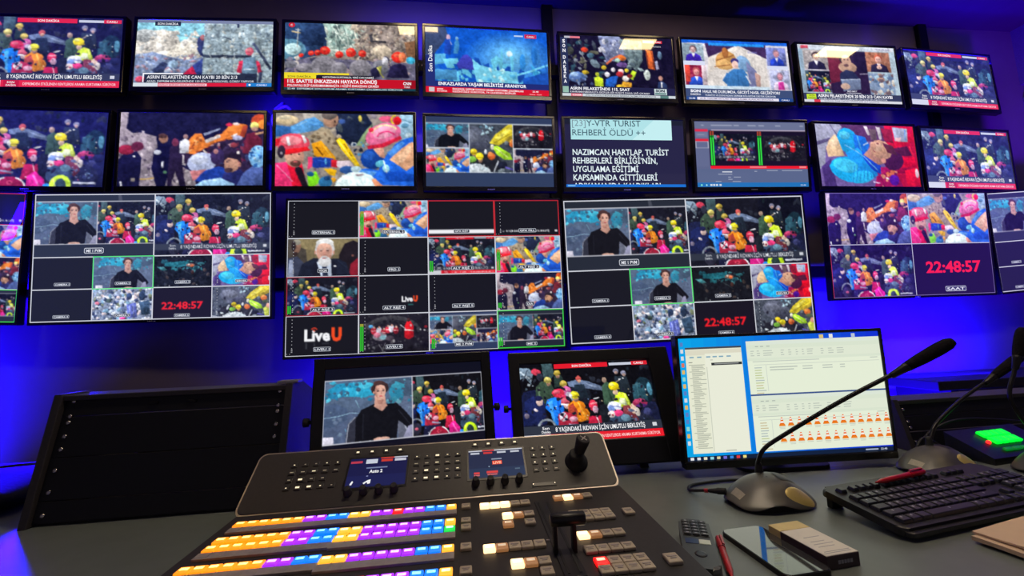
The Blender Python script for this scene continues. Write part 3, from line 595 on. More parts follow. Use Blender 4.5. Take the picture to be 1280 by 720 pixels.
@photo(0.8)
def p_square(c):
    c.rect_(0, 0, 160, 90, (130, 142, 166))
    c.specks(0, 0, 160, 90, 330, [(214, 220, 230), (236, 238, 244), (160, 176, 200), (90, 104, 136), (50, 62, 92), (186, 200, 222), (120, 160, 190), (226, 206, 206), (40, 50, 70), (110, 120, 90)], 1.4, 6, 31)
    c.poly([(92, 46), (116, 40), (120, 82), (96, 84)], (92, 104, 186)); c.line(98, 48, 102, 82, 2, (150, 160, 220)); c.line(108, 46, 112, 80, 2, (150, 160, 220)); c.ell(98, 22, 8, 9, (44, 62, 96)); c.ell(132, 22, 9, 14, (40, 58, 84)); c.poly([(124, 40), (150, 34), (156, 74), (132, 76)], (48, 72, 96)); c.ell(82, 84, 8, 5, (226, 70, 150)); c.ell(44, 34, 7, 6, (60, 76, 70)); c.ell(14, 40, 6, 4, (220, 120, 140))

@photo(0.6)
def p_yellow(c):
    c.rect_(0, 0, 160, 90, (64, 70, 80)); c.specks(0, 0, 160, 90, 90, [(90, 98, 106), (40, 44, 54), (130, 140, 146), (30, 32, 40), (76, 84, 90)], 1, 5, 41)
    c.ell(58, 28, 36, 24, (88, 92, 108), 12); c.ell(50, 22, 22, 12, (110, 114, 130), 12); c.ell(72, 42, 20, 9, (62, 64, 78)); c.ell(34, 34, 3, 4, (40, 40, 50)); c.line(86, 30, 96, 44, 2, (40, 42, 52))
    c.specks(74, 0, 100, 20, 12, [(130, 170, 190), (170, 200, 210), (90, 120, 140)], 1.5, 4, 42)
    c.poly([(92, 36), (104, 20), (132, 0), (160, 0), (160, 14), (128, 30), (112, 40)], (222, 200, 44)); c.poly([(104, 26), (136, 4), (140, 8), (112, 30)], (248, 232, 90)); c.line(100, 36, 150, 10, 1.2, (140, 120, 20)); c.poly([(124, 26), (160, 12), (160, 20), (132, 34)], (176, 150, 40))
    c.ell(142, 36, 9, 8, (222, 110, 44)); c.ell(140, 32, 5, 4, (240, 150, 70)); c.ell(146, 46, 8, 5, (80, 90, 60)); c.poly([(98, 42), (108, 40), (134, 54), (140, 66), (122, 66), (106, 56)], (176, 232, 44)); c.line(104, 44, 130, 62, 2, (232, 250, 150)); c.ell(98, 43, 4, 5, (230, 226, 200))
    c.poly([(20, 90), (24, 60), (60, 54), (110, 60), (120, 80), (100, 90)], (34, 34, 40)); helmet(c, 60, 52, 7, (244, 206, 26)); helmet(c, 72, 60, 8, (248, 224, 30)); c.ell(56, 66, 9, 6, (120, 180, 60)); c.ell(96, 60, 8, 7, (210, 96, 40)); c.ell(94, 56, 5, 4, (236, 140, 70)); c.ell(44, 60, 3, 8, (206, 212, 220), 20); c.ell(84, 52, 3, 5, (220, 224, 228)); c.ell(118, 76, 10, 7, (26, 28, 44))
    c.poly([(22, 90), (44, 76), (72, 74), (92, 84), (94, 90)], (206, 214, 220)); c.specks(24, 74, 96, 90, 24, [(236, 240, 244), (150, 164, 170), (180, 200, 206)], 1, 3, 43); c.line(100, 90, 110, 68, 2.4, (220, 226, 236)); c.line(0, 84, 30, 88, 1.6, (220, 226, 236)); c.line(124, 80, 150, 88, 3, (90, 80, 170)); c.poly([(140, 66), (160, 50), (160, 90), (146, 90)], (196, 206, 70)); c.ell(154, 58, 6, 7, (226, 160, 130))

@photo(0.6)
def p_night(c):
    c.rect_(0, 0, 160, 90, (24, 22, 30)); c.arc(74, 50, 70, 46, 10, 190, 350, (58, 58, 62)); c.arc(74, 50, 54, 34, 3, 190, 350, (40, 42, 46)); c.specks(0, 0, 160, 90, 80, [(40, 40, 46), (56, 56, 60), (16, 16, 22), (70, 66, 70)], 1, 4, 51)
    for x, y, q in ((34, 30, (190, 40, 56)), (46, 30, (210, 210, 226)), (56, 34, (170, 34, 48)), (66, 28, (200, 50, 66)), (74, 26, (226, 222, 236)), (84, 30, (150, 26, 40))):
        c.ell(x, y + 8, 6.4, 9, q); c.ell(x, y - 1, 3.6, 4, (50, 40, 46)); c.ell(x + 1, y + 1, 2.4, 2.6, (206, 160, 140)); c.line(x - 5, y + 8, x + 5, y + 9, 1.4, (240, 220, 220))
    c.ell(28, 28, 5, 4, (90, 170, 226)); c.ell(48, 52, 16, 9, (140, 134, 144)); c.ell(42, 48, 8, 6, (206, 120, 140)); c.ell(56, 54, 9, 5, (116, 160, 170)); c.ell(70, 56, 10, 6, (70, 60, 70))
    c.poly([(103, 56), (104, 28), (110, 18), (118, 18), (124, 30), (124, 54), (114, 60)], (222, 24, 34)); c.line(103, 38, 124, 40, 2.6, (246, 230, 230)); c.ell(118, 28, 2, 3, (246, 220, 220)); c.ell(113, 15, 4, 4.4, (60, 36, 36)); c.line(94, 26, 106, 36, 2, (220, 220, 226)); c.poly([(106, 60), (122, 58), (120, 84), (108, 84)], (22, 20, 26))
    c.ell(140, 38, 1.6, 1.4, WHITE); c.ell(149, 40, 2, 1.6, WHITE); c.ell(152, 32, 4, 3, (150, 30, 40)); c.specks(20, 62, 100, 90, 24, [(100, 100, 106), (60, 58, 62), (140, 138, 140)], 1, 3, 53); c.line(46, 70, 58, 90, 1.6, (120, 120, 124)); c.line(60, 66, 52, 90, 1.2, (140, 140, 142))

@photo(0.7)
def p_road(c):
    c.rect_(0, 0, 160, 90, (13, 16, 20)); c.specks(20, 16, 150, 40, 40, [(30, 96, 104), (20, 66, 76), (60, 120, 124), (24, 44, 50)], 1.5, 6, 61, 3); c.poly([(30, 20), (84, 16), (110, 26), (70, 34), (30, 30)], (26, 100, 112)); c.ell(100, 28, 12, 5, (120, 84, 70)); c.ell(104, 30, 5, 4, (220, 110, 60)); c.ell(96, 26, 3, 2, (240, 220, 200)); c.ell(128, 24, 10, 4, (36, 90, 96))
    for x in (50, 62, 74, 84): c.ell(x, 3, 2, 1.2, (220, 224, 228))
    c.specks(10, 40, 150, 86, 26, [(22, 26, 30), (34, 38, 40), (60, 50, 44)], 1.5, 5, 62); c.line(70, 34, 110, 60, 1.4, (50, 60, 60)); c.ell(44, 86, 1.6, 1, WHITE); c.ell(118, 84, 1.6, 1, WHITE); c.ell(106, 48, 4, 6, (60, 34, 26))

@photo(0.35)
def p_elder(c):
    c.rect_(0, 0, 160, 90, (118, 106, 74)); c.poly([(0, 0), (40, 0), (48, 90), (0, 90)], (70, 64, 56)); c.ell(78, 10, 60, 20, (138, 124, 86)); c.poly([(112, 90), (116, 40), (128, 14), (148, 6), (160, 12), (160, 90)], (26, 20, 26)); c.poly([(138, 90), (142, 62), (160, 46), (160, 90)], (140, 26, 42)); c.ell(147, 42, 3, 3, (130, 80, 70))
    c.poly([(0, 90), (2, 46), (24, 42), (40, 60), (42, 90)], (54, 60, 80)); c.ell(22, 20, 9, 15, (150, 112, 92)); c.ell(22, 9, 9, 7, (150, 146, 130)); c.ell(15, 18, 5, 12, (46, 38, 40)); c.ell(19, 36, 5, 5, (60, 44, 42)); c.poly([(2, 90), (6, 50), (14, 50), (16, 90)], (150, 160, 186))
    c.poly([(24, 90), (34, 60), (60, 46), (84, 50), (112, 48), (132, 58), (142, 90)], (22, 28, 44)); c.line(112, 52, 134, 70, 1, (40, 50, 72)); c.poly([(66, 56), (98, 54), (102, 90), (74, 90)], (196, 208, 226)); c.poly([(78, 62), (88, 62), (92, 90), (80, 90)], (40, 48, 70)); c.poly([(66, 54), (76, 90), (58, 90), (52, 66)], (18, 22, 36)); c.poly([(98, 52), (100, 90), (110, 90), (112, 60)], (18, 22, 36)); c.ell(107, 66, 3, 1.6, WHITE)
    c.ell(84, 26, 22, 25, (206, 204, 204)); c.ell(83, 32, 18, 24, (212, 158, 138)); c.ell(84, 11, 20, 10, (232, 232, 230)); c.ell(83, 20, 15, 8, (222, 172, 150)); c.ell(84, 55, 15, 12, (222, 222, 224)); c.ell(83, 45, 8, 3, (206, 204, 204)); c.ell(83, 47.5, 5, 1.2, (176, 100, 96)); c.ell(76, 30, 3, 1.2, (56, 40, 40)); c.ell(90, 30, 3, 1.2, (56, 40, 40)); c.line(72, 27, 80, 26, 1.3, (180, 176, 172)); c.line(87, 26, 95, 27, 1.3, (180, 176, 172)); c.poly([(82, 30), (85, 30), (87, 41), (80, 41)], (198, 140, 122)); c.ell(62.6, 34, 2, 5, (200, 146, 126)); c.ell(104, 34, 2, 5, (196, 142, 122))

@photo(0.75)
def p_rubble_pair(c):
    R = random.Random(9)
    c.rect_(0, 0, 78, 90, (140, 206, 224)); c.ell(22, 34, 30, 22, (222, 214, 198), 0, 14, .15, R); c.ell(10, 22, 14, 9, (196, 200, 196)); c.ell(62, 42, 24, 16, (226, 218, 198), -20, 12, .15, R); c.ell(44, 50, 22, 9, (236, 226, 206)); c.specks(0, 18, 76, 52, 50, [(232, 224, 208), (214, 208, 196), (200, 202, 196)], 1, 4, 71)
    c.poly([(0, 48), (20, 44), (40, 50), (60, 54), (78, 50), (78, 90), (0, 90)], (126, 142, 172)); c.specks(0, 48, 70, 80, 120, [(106, 120, 152), (150, 162, 186), (180, 188, 200), (86, 100, 132), (160, 124, 130)], .5, 2.2, 72, 2.6); c.poly([(20, 68), (32, 56), (38, 60), (34, 70), (24, 74)], (50, 60, 92)); c.ell(44, 60, 6, 5, (160, 190, 216))
    c.poly([(52, 78), (62, 66), (72, 58), (78, 54), (78, 80), (52, 82)], (206, 30, 58)); c.poly([(66, 62), (78, 52), (78, 80), (72, 74)], (50, 66, 136)); c.ell(74, 30, 4, 8, (54, 60, 104)); c.ell(76, 24, 3, 4, (200, 120, 120)); c.poly([(70, 38), (78, 30), (78, 50), (74, 48)], (40, 50, 90)); c.ell(8, 80, 6, 4, (214, 70, 90))
    c.rect_(78, 0, 160, 90, (146, 164, 168)); c.specks(78, 4, 160, 82, 60, [(156, 174, 176), (134, 152, 158), (168, 184, 184)], 2, 6, 74); c.specks(78, 4, 160, 82, 300, [(176, 192, 192), (196, 206, 202), (120, 138, 146), (104, 122, 130), (160, 180, 182), (180, 182, 170)], .4, 1.7, 73, 3); c.rect_(78, 47, 134, 51, (40, 48, 56)); c.line(84, 44, 88, 52, 1.2, (170, 180, 180)); c.line(96, 52, 106, 49, 1, (190, 196, 194)); c.line(114, 44, 115, 52, 1.4, (150, 160, 162)); c.rect_(116, 2, 119, 10, (50, 60, 80)); c.line(100, 22, 110, 26, 1.6, (80, 90, 100))
    c.line(136, 30, 158, 66, 3, (56, 64, 80)); c.ell(132, 42, 5, 5.5, (222, 90, 104)); c.ell(131, 40, 3, 2, (246, 150, 150)); c.poly([(122, 84), (122, 56), (128, 50), (138, 50), (142, 58), (142, 84)], (96, 124, 142)); c.line(126, 66, 139, 66, 1.6, (190, 206, 210)); c.poly([(118, 70), (120, 56), (125, 54), (124, 72)], (214, 44, 66)); c.poly([(140, 54), (144, 56), (148, 70), (143, 72)], (214, 44, 66)); c.poly([(144, 70), (148, 70), (147, 84), (144, 84)], (40, 46, 60)); c.rect_(122, 72, 142, 84, (32, 38, 50))
    c.tex = 0.0
    c.rect_(0, 0, 160, 4, (120, 128, 156)); c.rect_(20, 2, 50, 8, (30, 34, 48)); c.text('SON DAKİKA', 23, 6.6, 3, WHITE, 24)
    c.rect_(10, 72, 56, 73.6, WHITE); c.rect_(10, 73, 11.4, 84, WHITE); c.poly([(12, 73.6), (128, 73.6), (128, 79), (142, 79), (142, 85), (12, 85)], (34, 40, 50))
    c.text('ASRIN FELAKETİNDE CAN KAYBI 20 BİN 213', 15, 79.4, 4.4, WHITE, 104); c.text('AFAD: DEPREM BÖLGELERİNDE 150 BİN 266 PERSONEL GÖREV YAPIYOR', 15, 84.2, 2.8, (215, 220, 225), 124)
    c.rect_(0, 85, 160, 90, (216, 20, 40)); c.rect_(0, 85, 28, 90, (214, 222, 226)); c.rect_(29, 86, 84, 89.4, (240, 190, 196)); c.text('KIZILAY EKİPLERİ ENKAZ ALANLARINDA', 30, 88.9, 2.4, (190, 30, 50), 52); c.rect_(130, 85, 160, 90, (28, 120, 196)); c.ell(134, 87.5, 1.4, 1.4, WHITE); c.text('CANLI', 142, 88.8, 2.4, WHITE, 12)

@photo(0.7)
def p_red_banner(c):
    R = random.Random(10)
    c.rect_(0, 0, 160, 90, (146, 132, 122)); c.poly([(0, 0), (52, 0), (50, 40), (0, 56)], (40, 66, 104)); c.ell(36, 16, 16, 16, (30, 50, 84), 0, 12, .2, R); c.ell(6, 36, 20, 14, (90, 140, 166)); c.ell(10, 36, 10, 8, (196, 230, 232)); c.line(16, 8, 15, 34, 1.4, (196, 200, 196)); c.line(8, 12, 19, 14, 1.6, (226, 200, 150)); c.line(13, 10, 19, 10, 1, (210, 210, 206))
    c.poly([(46, 0), (84, 0), (96, 40), (44, 46), (52, 26)], (150, 176, 164)); c.specks(48, 0, 96, 44, 60, [(190, 206, 192), (110, 136, 130), (96, 116, 112), (206, 214, 200)], .8, 3.2, 81, 3)
    for k in range(12): c.line(R.uniform(48, 80), R.uniform(0, 12), R.uniform(56, 98), R.uniform(24, 46), .9, R.choice([(206, 216, 204), (90, 110, 104), (170, 190, 178)]))
    c.line(82, 2, 92, 38, 1.8, (226, 226, 210)); c.specks(84, 0, 160, 50, 30, [(164, 150, 134), (190, 174, 152), (130, 116, 108)], 3, 8, 86); c.specks(84, 0, 160, 50, 220, [(176, 160, 144), (200, 184, 162), (120, 108, 102), (100, 92, 88), (160, 150, 140), (150, 124, 106)], .5, 2.2, 82, 2.6); c.poly([(102, 14), (106, 13), (108, 22), (124, 22), (124, 25), (104, 24)], (60, 58, 62)); c.poly([(146, 24), (160, 20), (160, 48), (150, 46)], (138, 98, 66)); c.ell(118, 36, 12, 8, (214, 196, 170)); c.ell(80, 38, 8, 4, (120, 190, 200))
    c.poly([(0, 52), (40, 46), (100, 50), (160, 52), (160, 82), (0, 82)], (96, 92, 112)); c.specks(0, 46, 160, 72, 80, [(120, 116, 134), (70, 70, 96), (160, 140, 140), (190, 180, 170), (60, 60, 80)], 1, 4, 83)
    for x, y, rx, ry in ((8, 56, 8, 5), (26, 60, 12, 6), (48, 58, 16, 14), (66, 62, 10, 10), (92, 60, 14, 12), (116, 58, 10, 10)): c.ell(x, y, rx, ry, R.choice([(116, 116, 124), (132, 128, 134), (104, 106, 122)]))
    for x, y, r in ((20, 44, 3), (32, 41, 3.6), (40, 40, 4), (49, 37, 6.2), (66, 42, 5), (80, 39, 6.4), (94, 40, 5), (138, 44, 8)):
        c.ell(x, y, r, r * .95, (226, 42, 26)); c.ell(x - r * .2, y - r * .3, r * .5, r * .35, (250, 100, 70))
    c.ell(144, 44, 5, 7, (246, 130, 80)); c.poly([(124, 72), (128, 56), (140, 52), (148, 56), (152, 72)], (30, 26, 58)); c.ell(154, 48, 6, 5, (60, 176, 214)); c.ell(122, 50, 4, 6, (206, 204, 210)); c.poly([(108, 60), (118, 56), (116, 66), (110, 68)], (150, 150, 60)); c.poly([(104, 62), (112, 56), (116, 70), (106, 74)], (34, 32, 60)); c.line(112, 58, 120, 72, 1.6, (200, 196, 90))
    c.tex = 0.0
    c.rect_(0, 67, 78, 69.6, (236, 214, 40)); c.rect_(0, 69, 40, 75, (238, 218, 36)); c.text('SON DAKİKA', 4, 73.6, 2.6, (80, 70, 20), 28); c.rect_(38, 70, 108, 75, (26, 24, 34)); c.text('HATAYDAN KURTARILDI, YENİ CAN HABERİ', 46, 73.8, 2.4, WHITE, 62)
    c.rect_(0, 75, 160, 88, (196, 14, 30)); c.text('115. SAATTE ENKAZDAN HAYATA DÖNÜŞ', 4, 80.6, 4.6, WHITE, 108, bold=.03); c.text('POLONYALI EKİP KAHRAMANMARAŞTA 1 KİŞİYİ ENKAZDAN ÇIKARDI', 4, 85.6, 3.2, WHITE, 110)
    c.rect_(146, 75, 160, 88, (150, 10, 22)); c.text('CNN', 144.5, 81.6, 4, WHITE, 10, bold=.03); c.text('TÜRK', 145.5, 85.6, 2.2, WHITE, 8)
    c.rect_(0, 86.6, 160, 90, (20, 60, 70)); c.text('22.48  DEPREMDE SON DURUM ARAMA KURTARMA ÇALIŞMALARI SÜRÜYOR', 4, 89.4, 2.2, (210, 230, 230), 140); c.ell(8, 3, 4, 3.4, (200, 30, 44)); c.text('C', 6.6, 4.4, 2.8, WHITE, 2.4)

@photo(0.4)
def p_blue_night(c):
    R = random.Random(11)
    c.rect_(0, 0, 160, 90, (14, 84, 196)); [c.ell(110, 36 + 8 * (1 - k / 12), 66 * (1 - k / 13), 44 * (1 - k / 13), (14 + 9 * k, 84 + 10 * k, 196 + 4 * k), 0, 24) for k in range(12)]; c.poly([(0, 0), (26, 0), (30, 12), (10, 40), (0, 40)], (60, 74, 110)); c.ell(109, 33, 4, 4, (226, 246, 252))
    c.specks(8, 50, 150, 78, 60, [(60, 160, 216), (100, 196, 232), (30, 100, 190), (20, 70, 160)], 1.5, 6, 91, 3); c.poly([(10, 38), (26, 36), (26, 50), (10, 52)], (90, 176, 220)); c.poly([(22, 44), (42, 42), (42, 50), (36, 50), (38, 56), (28, 56)], (110, 200, 230)); c.rect_(12, 58, 40, 72, (70, 140, 190)); c.poly([(40, 50), (48, 38), (54, 36), (66, 50), (66, 58), (42, 56)], (62, 64, 180)); c.poly([(60, 42), (70, 50), (92, 56), (118, 58), (120, 76), (66, 76), (62, 60)], (120, 206, 232)); c.specks(66, 54, 118, 76, 20, [(170, 236, 240), (80, 170, 216), (200, 244, 246)], 1, 3.4, 92)
    c.ell(30, 14, 2.6, 4, (206, 170, 196)); c.line(30, 16, 34, 24, 1.6, (200, 190, 210)); c.poly([(24, 36), (26, 18), (31, 16), (34, 26), (32, 38)], (26, 66, 170)); c.poly([(36, 36), (38, 20), (42, 14), (44, 24), (42, 36)], (70, 150, 216)); c.ell(41, 15, 2, 2.4, (130, 180, 220))
    c.poly([(84, 42), (92, 36), (97, 40), (98, 28), (100, 28), (100, 50), (96, 56), (94, 46), (90, 56), (87, 56)], (110, 206, 236)); c.line(112, 36, 112, 56, 4, (110, 206, 240)); c.ell(126, 44, 4, 12, (50, 140, 220)); c.ell(142, 34, 4, 14, (40, 120, 210)); c.pline([(118, 62), (136, 56), (160, 46)], 2.6, (120, 210, 240)); c.poly([(126, 66), (160, 56), (160, 80), (126, 76)], (26, 80, 180)); c.line(146, 14, 160, 60, 1.4, (40, 110, 200))
    c.tex = 0.0
    c.rect_(0, 74, 160, 82, (30, 40, 110)); c.poly([(0, 40), (12, 36), (12, 82), (0, 82)], (34, 44, 110)); c.text('Son Dakika', 8.6, 62, 5.4, WHITE, 36, rot=1); c.text('ENKAZLARDA YAŞAM BELİRTİSİ ARANIYOR', 16, 79.6, 4.4, WHITE, 114, bold=.03)
    c.rect_(0, 82, 160, 90, (214, 14, 34)); c.rect_(4, 83, 11, 89, (206, 196, 196)); c.rect_(14, 84, 22, 86, (246, 170, 170)); c.text('SON DAKİKA', 14, 88.6, 2, WHITE, 13); c.text('BAKANLIK: DEPREM SONRASI ARAMA KURTARMA ÇALIŞMALARI', 34, 85.6, 2.6, WHITE, 92); c.text('KESİNTİSİZ SÜRÜYOR, 74 ÜLKEDEN EKİPLER', 34, 89, 2.4, WHITE, 82); c.text('22.48', 138, 85.4, 2.2, WHITE, 8); c.text('Cuma · Canlı', 134, 89, 1.8, (250, 190, 190), 16)
    c.rect_(116, 6, 128, 8, (190, 210, 240)); c.rect_(130, 4, 146, 9.6, (206, 40, 74)); c.text('CANLI', 133, 8.2, 2.4, WHITE, 10)

@photo(0.65)
def p_dark_rescue(c):
    R = random.Random(12)
    c.rect_(0, 0, 160, 90, (20, 16, 34)); c.specks(8, 6, 64, 66, 60, [(60, 66, 74), (40, 70, 80), (90, 90, 70), (120, 130, 140), (34, 30, 46)], .8, 3, 101, 3); c.ell(34, 22, 5, 3.6, (214, 64, 30)); c.ell(42, 30, 5, 4, (90, 130, 150)); c.ell(14, 24, 5, 6, (66, 70, 58))
    c.poly([(54, 0), (84, 0), (98, 16), (88, 30), (66, 40), (58, 22)], (126, 134, 164)); c.specks(56, 0, 96, 40, 40, [(170, 176, 200), (90, 96, 130), (206, 206, 216), (110, 120, 140)], 1, 3.6, 102); c.poly([(84, 4), (116, 6), (116, 34), (106, 52), (96, 40)], (110, 130, 130)); c.specks(88, 6, 114, 48, 24, [(150, 170, 170), (84, 100, 104)], 1, 3.6, 103); c.ell(48, 42, 8, 5, (120, 140, 150), 40); c.line(30, 30, 36, 40, 1.2, (150, 150, 150)); c.line(20, 36, 30, 46, 1, (130, 130, 136))
    c.pline([(64, 42), (72, 34), (84, 28), (90, 30)], 2.6, (226, 106, 60)); c.ell(86, 32, 6, 4, (236, 120, 40)); c.ell(80, 36, 4, 3, (150, 190, 170)); c.ell(86, 42, 8, 4, (110, 80, 140)); c.ell(60, 47, 4, 3, (226, 196, 40))
    c.poly([(46, 74), (46, 62), (52, 60), (58, 64), (58, 76)], (214, 240, 40)); c.ell(50, 57, 3, 3, (226, 236, 60)); c.poly([(60, 76), (62, 64), (70, 60), (80, 58), (76, 70), (72, 78)], (36, 96, 196)); c.ell(64, 57, 4, 3.6, (226, 220, 230)); c.ell(73, 50, 3, 3.4, (236, 230, 236)); c.ell(84, 52, 4, 4, (246, 200, 200)); c.ell(82, 56, 5, 4, (190, 50, 50)); c.ell(92, 50, 3, 3, (240, 214, 50)); c.ell(90, 62, 5, 4.4, (246, 236, 226)); c.poly([(80, 78), (86, 66), (98, 68), (98, 78)], (238, 170, 40)); c.poly([(94, 60), (100, 50), (106, 52), (100, 64)], (196, 232, 40)); c.ell(82, 74, 6, 3, (240, 190, 40)); c.ell(96, 58, 4, 3, (130, 40, 30))
    c.ell(22, 62, 12, 8, (90, 120, 176)); c.ell(18, 58, 6, 3, (150, 180, 216)); c.ell(34, 55, 5, 3, (206, 176, 40)); c.specks(10, 60, 46, 76, 14, [(120, 140, 176), (60, 70, 106), (150, 150, 150)], 1, 3, 104)
    c.poly([(121, 18), (131, 20), (133, 48), (123, 46)], (240, 110, 40)); c.line(122, 20, 124, 46, 1, (120, 50, 20)); c.line(129, 20, 132, 46, 1, (120, 50, 20)); c.poly([(133, 36), (137, 34), (139, 46), (135, 48)], (170, 170, 196)); c.ell(121, 56, 4.6, 8, (200, 210, 200)); c.ell(141, 26, 3, 6, (110, 140, 170)); c.ell(140, 60, 3, 4, (206, 150, 130)); c.poly([(134, 78), (136, 66), (141, 64), (148, 68), (150, 78)], (44, 60, 96)); c.rect_(140, 66, 142, 74, WHITE)
    c.tex = 0.0
    c.rect_(0, 4, 10, 76, (40, 50, 80))
    for k, ch in enumerate('SON'): c.text(ch, 3, 12 + k * 7, 5, WHITE, 4, bold=.04)
    for k, ch in enumerate('DAKİKA'): c.text(ch, 3, 36 + k * 7, 5, WHITE, 4, bold=.04)
    c.rect_(6, 2, 14, 5, (190, 190, 196)); c.rect_(14, 2, 28, 5, (226, 120, 130)); c.rect_(118, 4, 134, 8, (206, 206, 206)); c.rect_(134, 4, 146, 8, (214, 50, 60)); c.text('CANLI', 136, 7.2, 2.4, WHITE, 8); c.text('ANTAKYA', 132, 14, 2.4, (190, 190, 196), 12)
    c.rect_(0, 75, 160, 86, (34, 34, 62)); c.rect_(1, 76, 9, 85, (150, 190, 170)); c.text('ASRIN FELAKETİNDE 115. SAAT', 11, 80.6, 4.2, WHITE, 84, bold=.03); c.text('KAHRAMANMARAŞTA EKİPLER BİR KİŞİYİ DAHA SAĞ ÇIKARDI', 11, 84.8, 2.6, (220, 220, 226), 112); c.rect_(130, 76, 148, 85, (206, 220, 220)); c.text('SON', 132, 80.8, 4, (40, 50, 60), 13, bold=.05); c.rect_(131, 82, 147, 84.4, (90, 130, 120))
    c.rect_(0, 86, 160, 90, (206, 214, 216)); c.rect_(12, 86, 28, 90, (226, 110, 120)); c.rect_(138, 86, 150, 90, (90, 130, 120)); c.text('GÜNDEM', 14, 89.2, 2.4, WHITE, 12); c.text('AFAD VE GÖNÜLLÜ EKİPLER ENKAZ BAŞINDA ÇALIŞMALARI SÜRDÜRÜYOR', 32, 89.2, 2.4, (90, 90, 100), 100)

def bust(c, rect, bg, coat, face=SKIN, hair=(60, 44, 40), extra=None):
    v, r = c.v, c.rect; t = c.tex; c.tex = PHOTO
    c.sub(rect, (0, 0, 60, 60)); c.rect_(0, 0, 60, 60, bg); c.specks(0, 0, 60, 60, 12, [tuple(min(255, q + 26) for q in bg), tuple(max(0, q - 30) for q in bg)], 2, 7, int(rect[0] * 7 + rect[1]))
    c.poly([(8, 60), (12, 40), (24, 34), (38, 34), (50, 42), (54, 60)], coat); c.poly([(26, 34), (36, 34), (31, 48)], (235, 230, 235)); c.ell(31, 18, 10, 12, hair); c.ell(31, 22, 7.6, 10, face); c.ell(28, 21, 1.4, .8, (50, 36, 36)); c.ell(34, 21, 1.4, .8, (50, 36, 36)); c.ell(31, 27, 2.4, .8, (170, 90, 90))
    if extra: extra(c)
    c.view(r, v); c.tex = t

@photo(0.35)
def p_studio(c):
    c.rect_(0, 0, 160, 90, (226, 222, 224)); c.poly([(34, 0), (126, 0), (126, 26), (84, 6), (38, 26)], (62, 40, 74)); c.rect_(0, 0, 160, 5, (20, 96, 214)); c.rect_(40, 4, 124, 8, (40, 150, 240)); c.poly([(38, 26), (84, 7), (124, 26), (126, 72), (32, 72)], (226, 218, 206)); c.poly([(38, 26), (84, 7), (74, 30), (36, 50)], (238, 228, 212)); c.ell(64, 30, 16, 14, (206, 150, 70), -20); c.ell(60, 36, 12, 8, (226, 176, 96)); c.ell(64, 18, 5, 8, (180, 110, 40)); c.line(50, 30, 76, 22, 1.4, (150, 90, 30)); c.line(46, 40, 70, 36, 1.4, (160, 100, 40)); c.ell(90, 34, 10, 13, (130, 170, 206), -30); c.poly([(94, 30), (108, 44), (112, 70), (96, 70)], (120, 124, 160)); c.poly([(106, 46), (114, 52), (112, 70), (106, 70)], (190, 150, 130)); c.text('GÜNDEM', 98, 18, 3, (120, 120, 190), 14)
    c.poly([(62, 68), (66, 48), (74, 42), (88, 42), (94, 50), (96, 66), (92, 72), (66, 72)], (56, 118, 176)); c.poly([(56, 60), (64, 48), (68, 52), (62, 66)], (50, 110, 170)); c.line(80, 44, 80, 70, .8, (30, 80, 130)); c.line(92, 52, 98, 64, 2, (226, 226, 226)); c.ell(77, 31, 6, 5, (60, 50, 110)); c.ell(77, 36, 5, 6, (236, 196, 176)); c.poly([(32, 68), (126, 68), (126, 74), (32, 74)], (206, 226, 236))
    bust(c, (0, 6, 32, 32), (150, 170, 176), (60, 36, 170), (222, 180, 170), (110, 84, 80)); bust(c, (2, 38, 34, 68), (140, 30, 50), (40, 80, 196), (222, 140, 130), (170, 80, 70), lambda c: (c.rect_(0, 0, 14, 50, (226, 70, 40)), c.rect_(46, 0, 60, 60, (210, 190, 190)))); bust(c, (126, 8, 156, 36), (120, 130, 190), (40, 70, 196), (214, 150, 150), (150, 120, 130)); bust(c, (128, 42, 158, 72), (176, 180, 206), (226, 206, 226), (222, 150, 160), (160, 130, 140), lambda c: c.poly([(24, 36), (40, 36), (42, 60), (22, 60)], (214, 60, 150)))
    c.tex = 0.0
    c.rect_(0, 32, 32, 38, (216, 222, 240)); c.rect_(0, 68, 34, 73, (206, 226, 240)); c.rect_(126, 36, 158, 41, (214, 220, 240)); c.rect_(0, 73, 160, 85, (60, 76, 106)); c.text('SON', 7, 78.6, 4, WHITE, 15, bold=.05); c.text('DAKİKA', 7, 83, 2.8, WHITE, 15); c.text('HALK NE DURUMDA, GECEYİ NASIL GEÇİRİYOR?', 25, 79.2, 4.2, WHITE, 116, bold=.02); c.text('TÜRKİYE VE DÜNYADAN DEPREM BÖLGESİNE DESTEK SÜRÜYOR', 28, 84, 2.6, (220, 226, 236), 106)
    c.rect_(0, 85, 160, 90, (30, 70, 130)); c.rect_(16, 85.6, 138, 89.6, (232, 226, 236)); c.text('ACİL YARDIM HATLARI VE TOPLANMA ALANLARI EKRANDA', 20, 88.8, 2.4, (120, 110, 130), 110); c.text('22:48', 4, 88.8, 2.4, WHITE, 9); c.text('CANLI', 142, 88.8, 2.4, WHITE, 12)

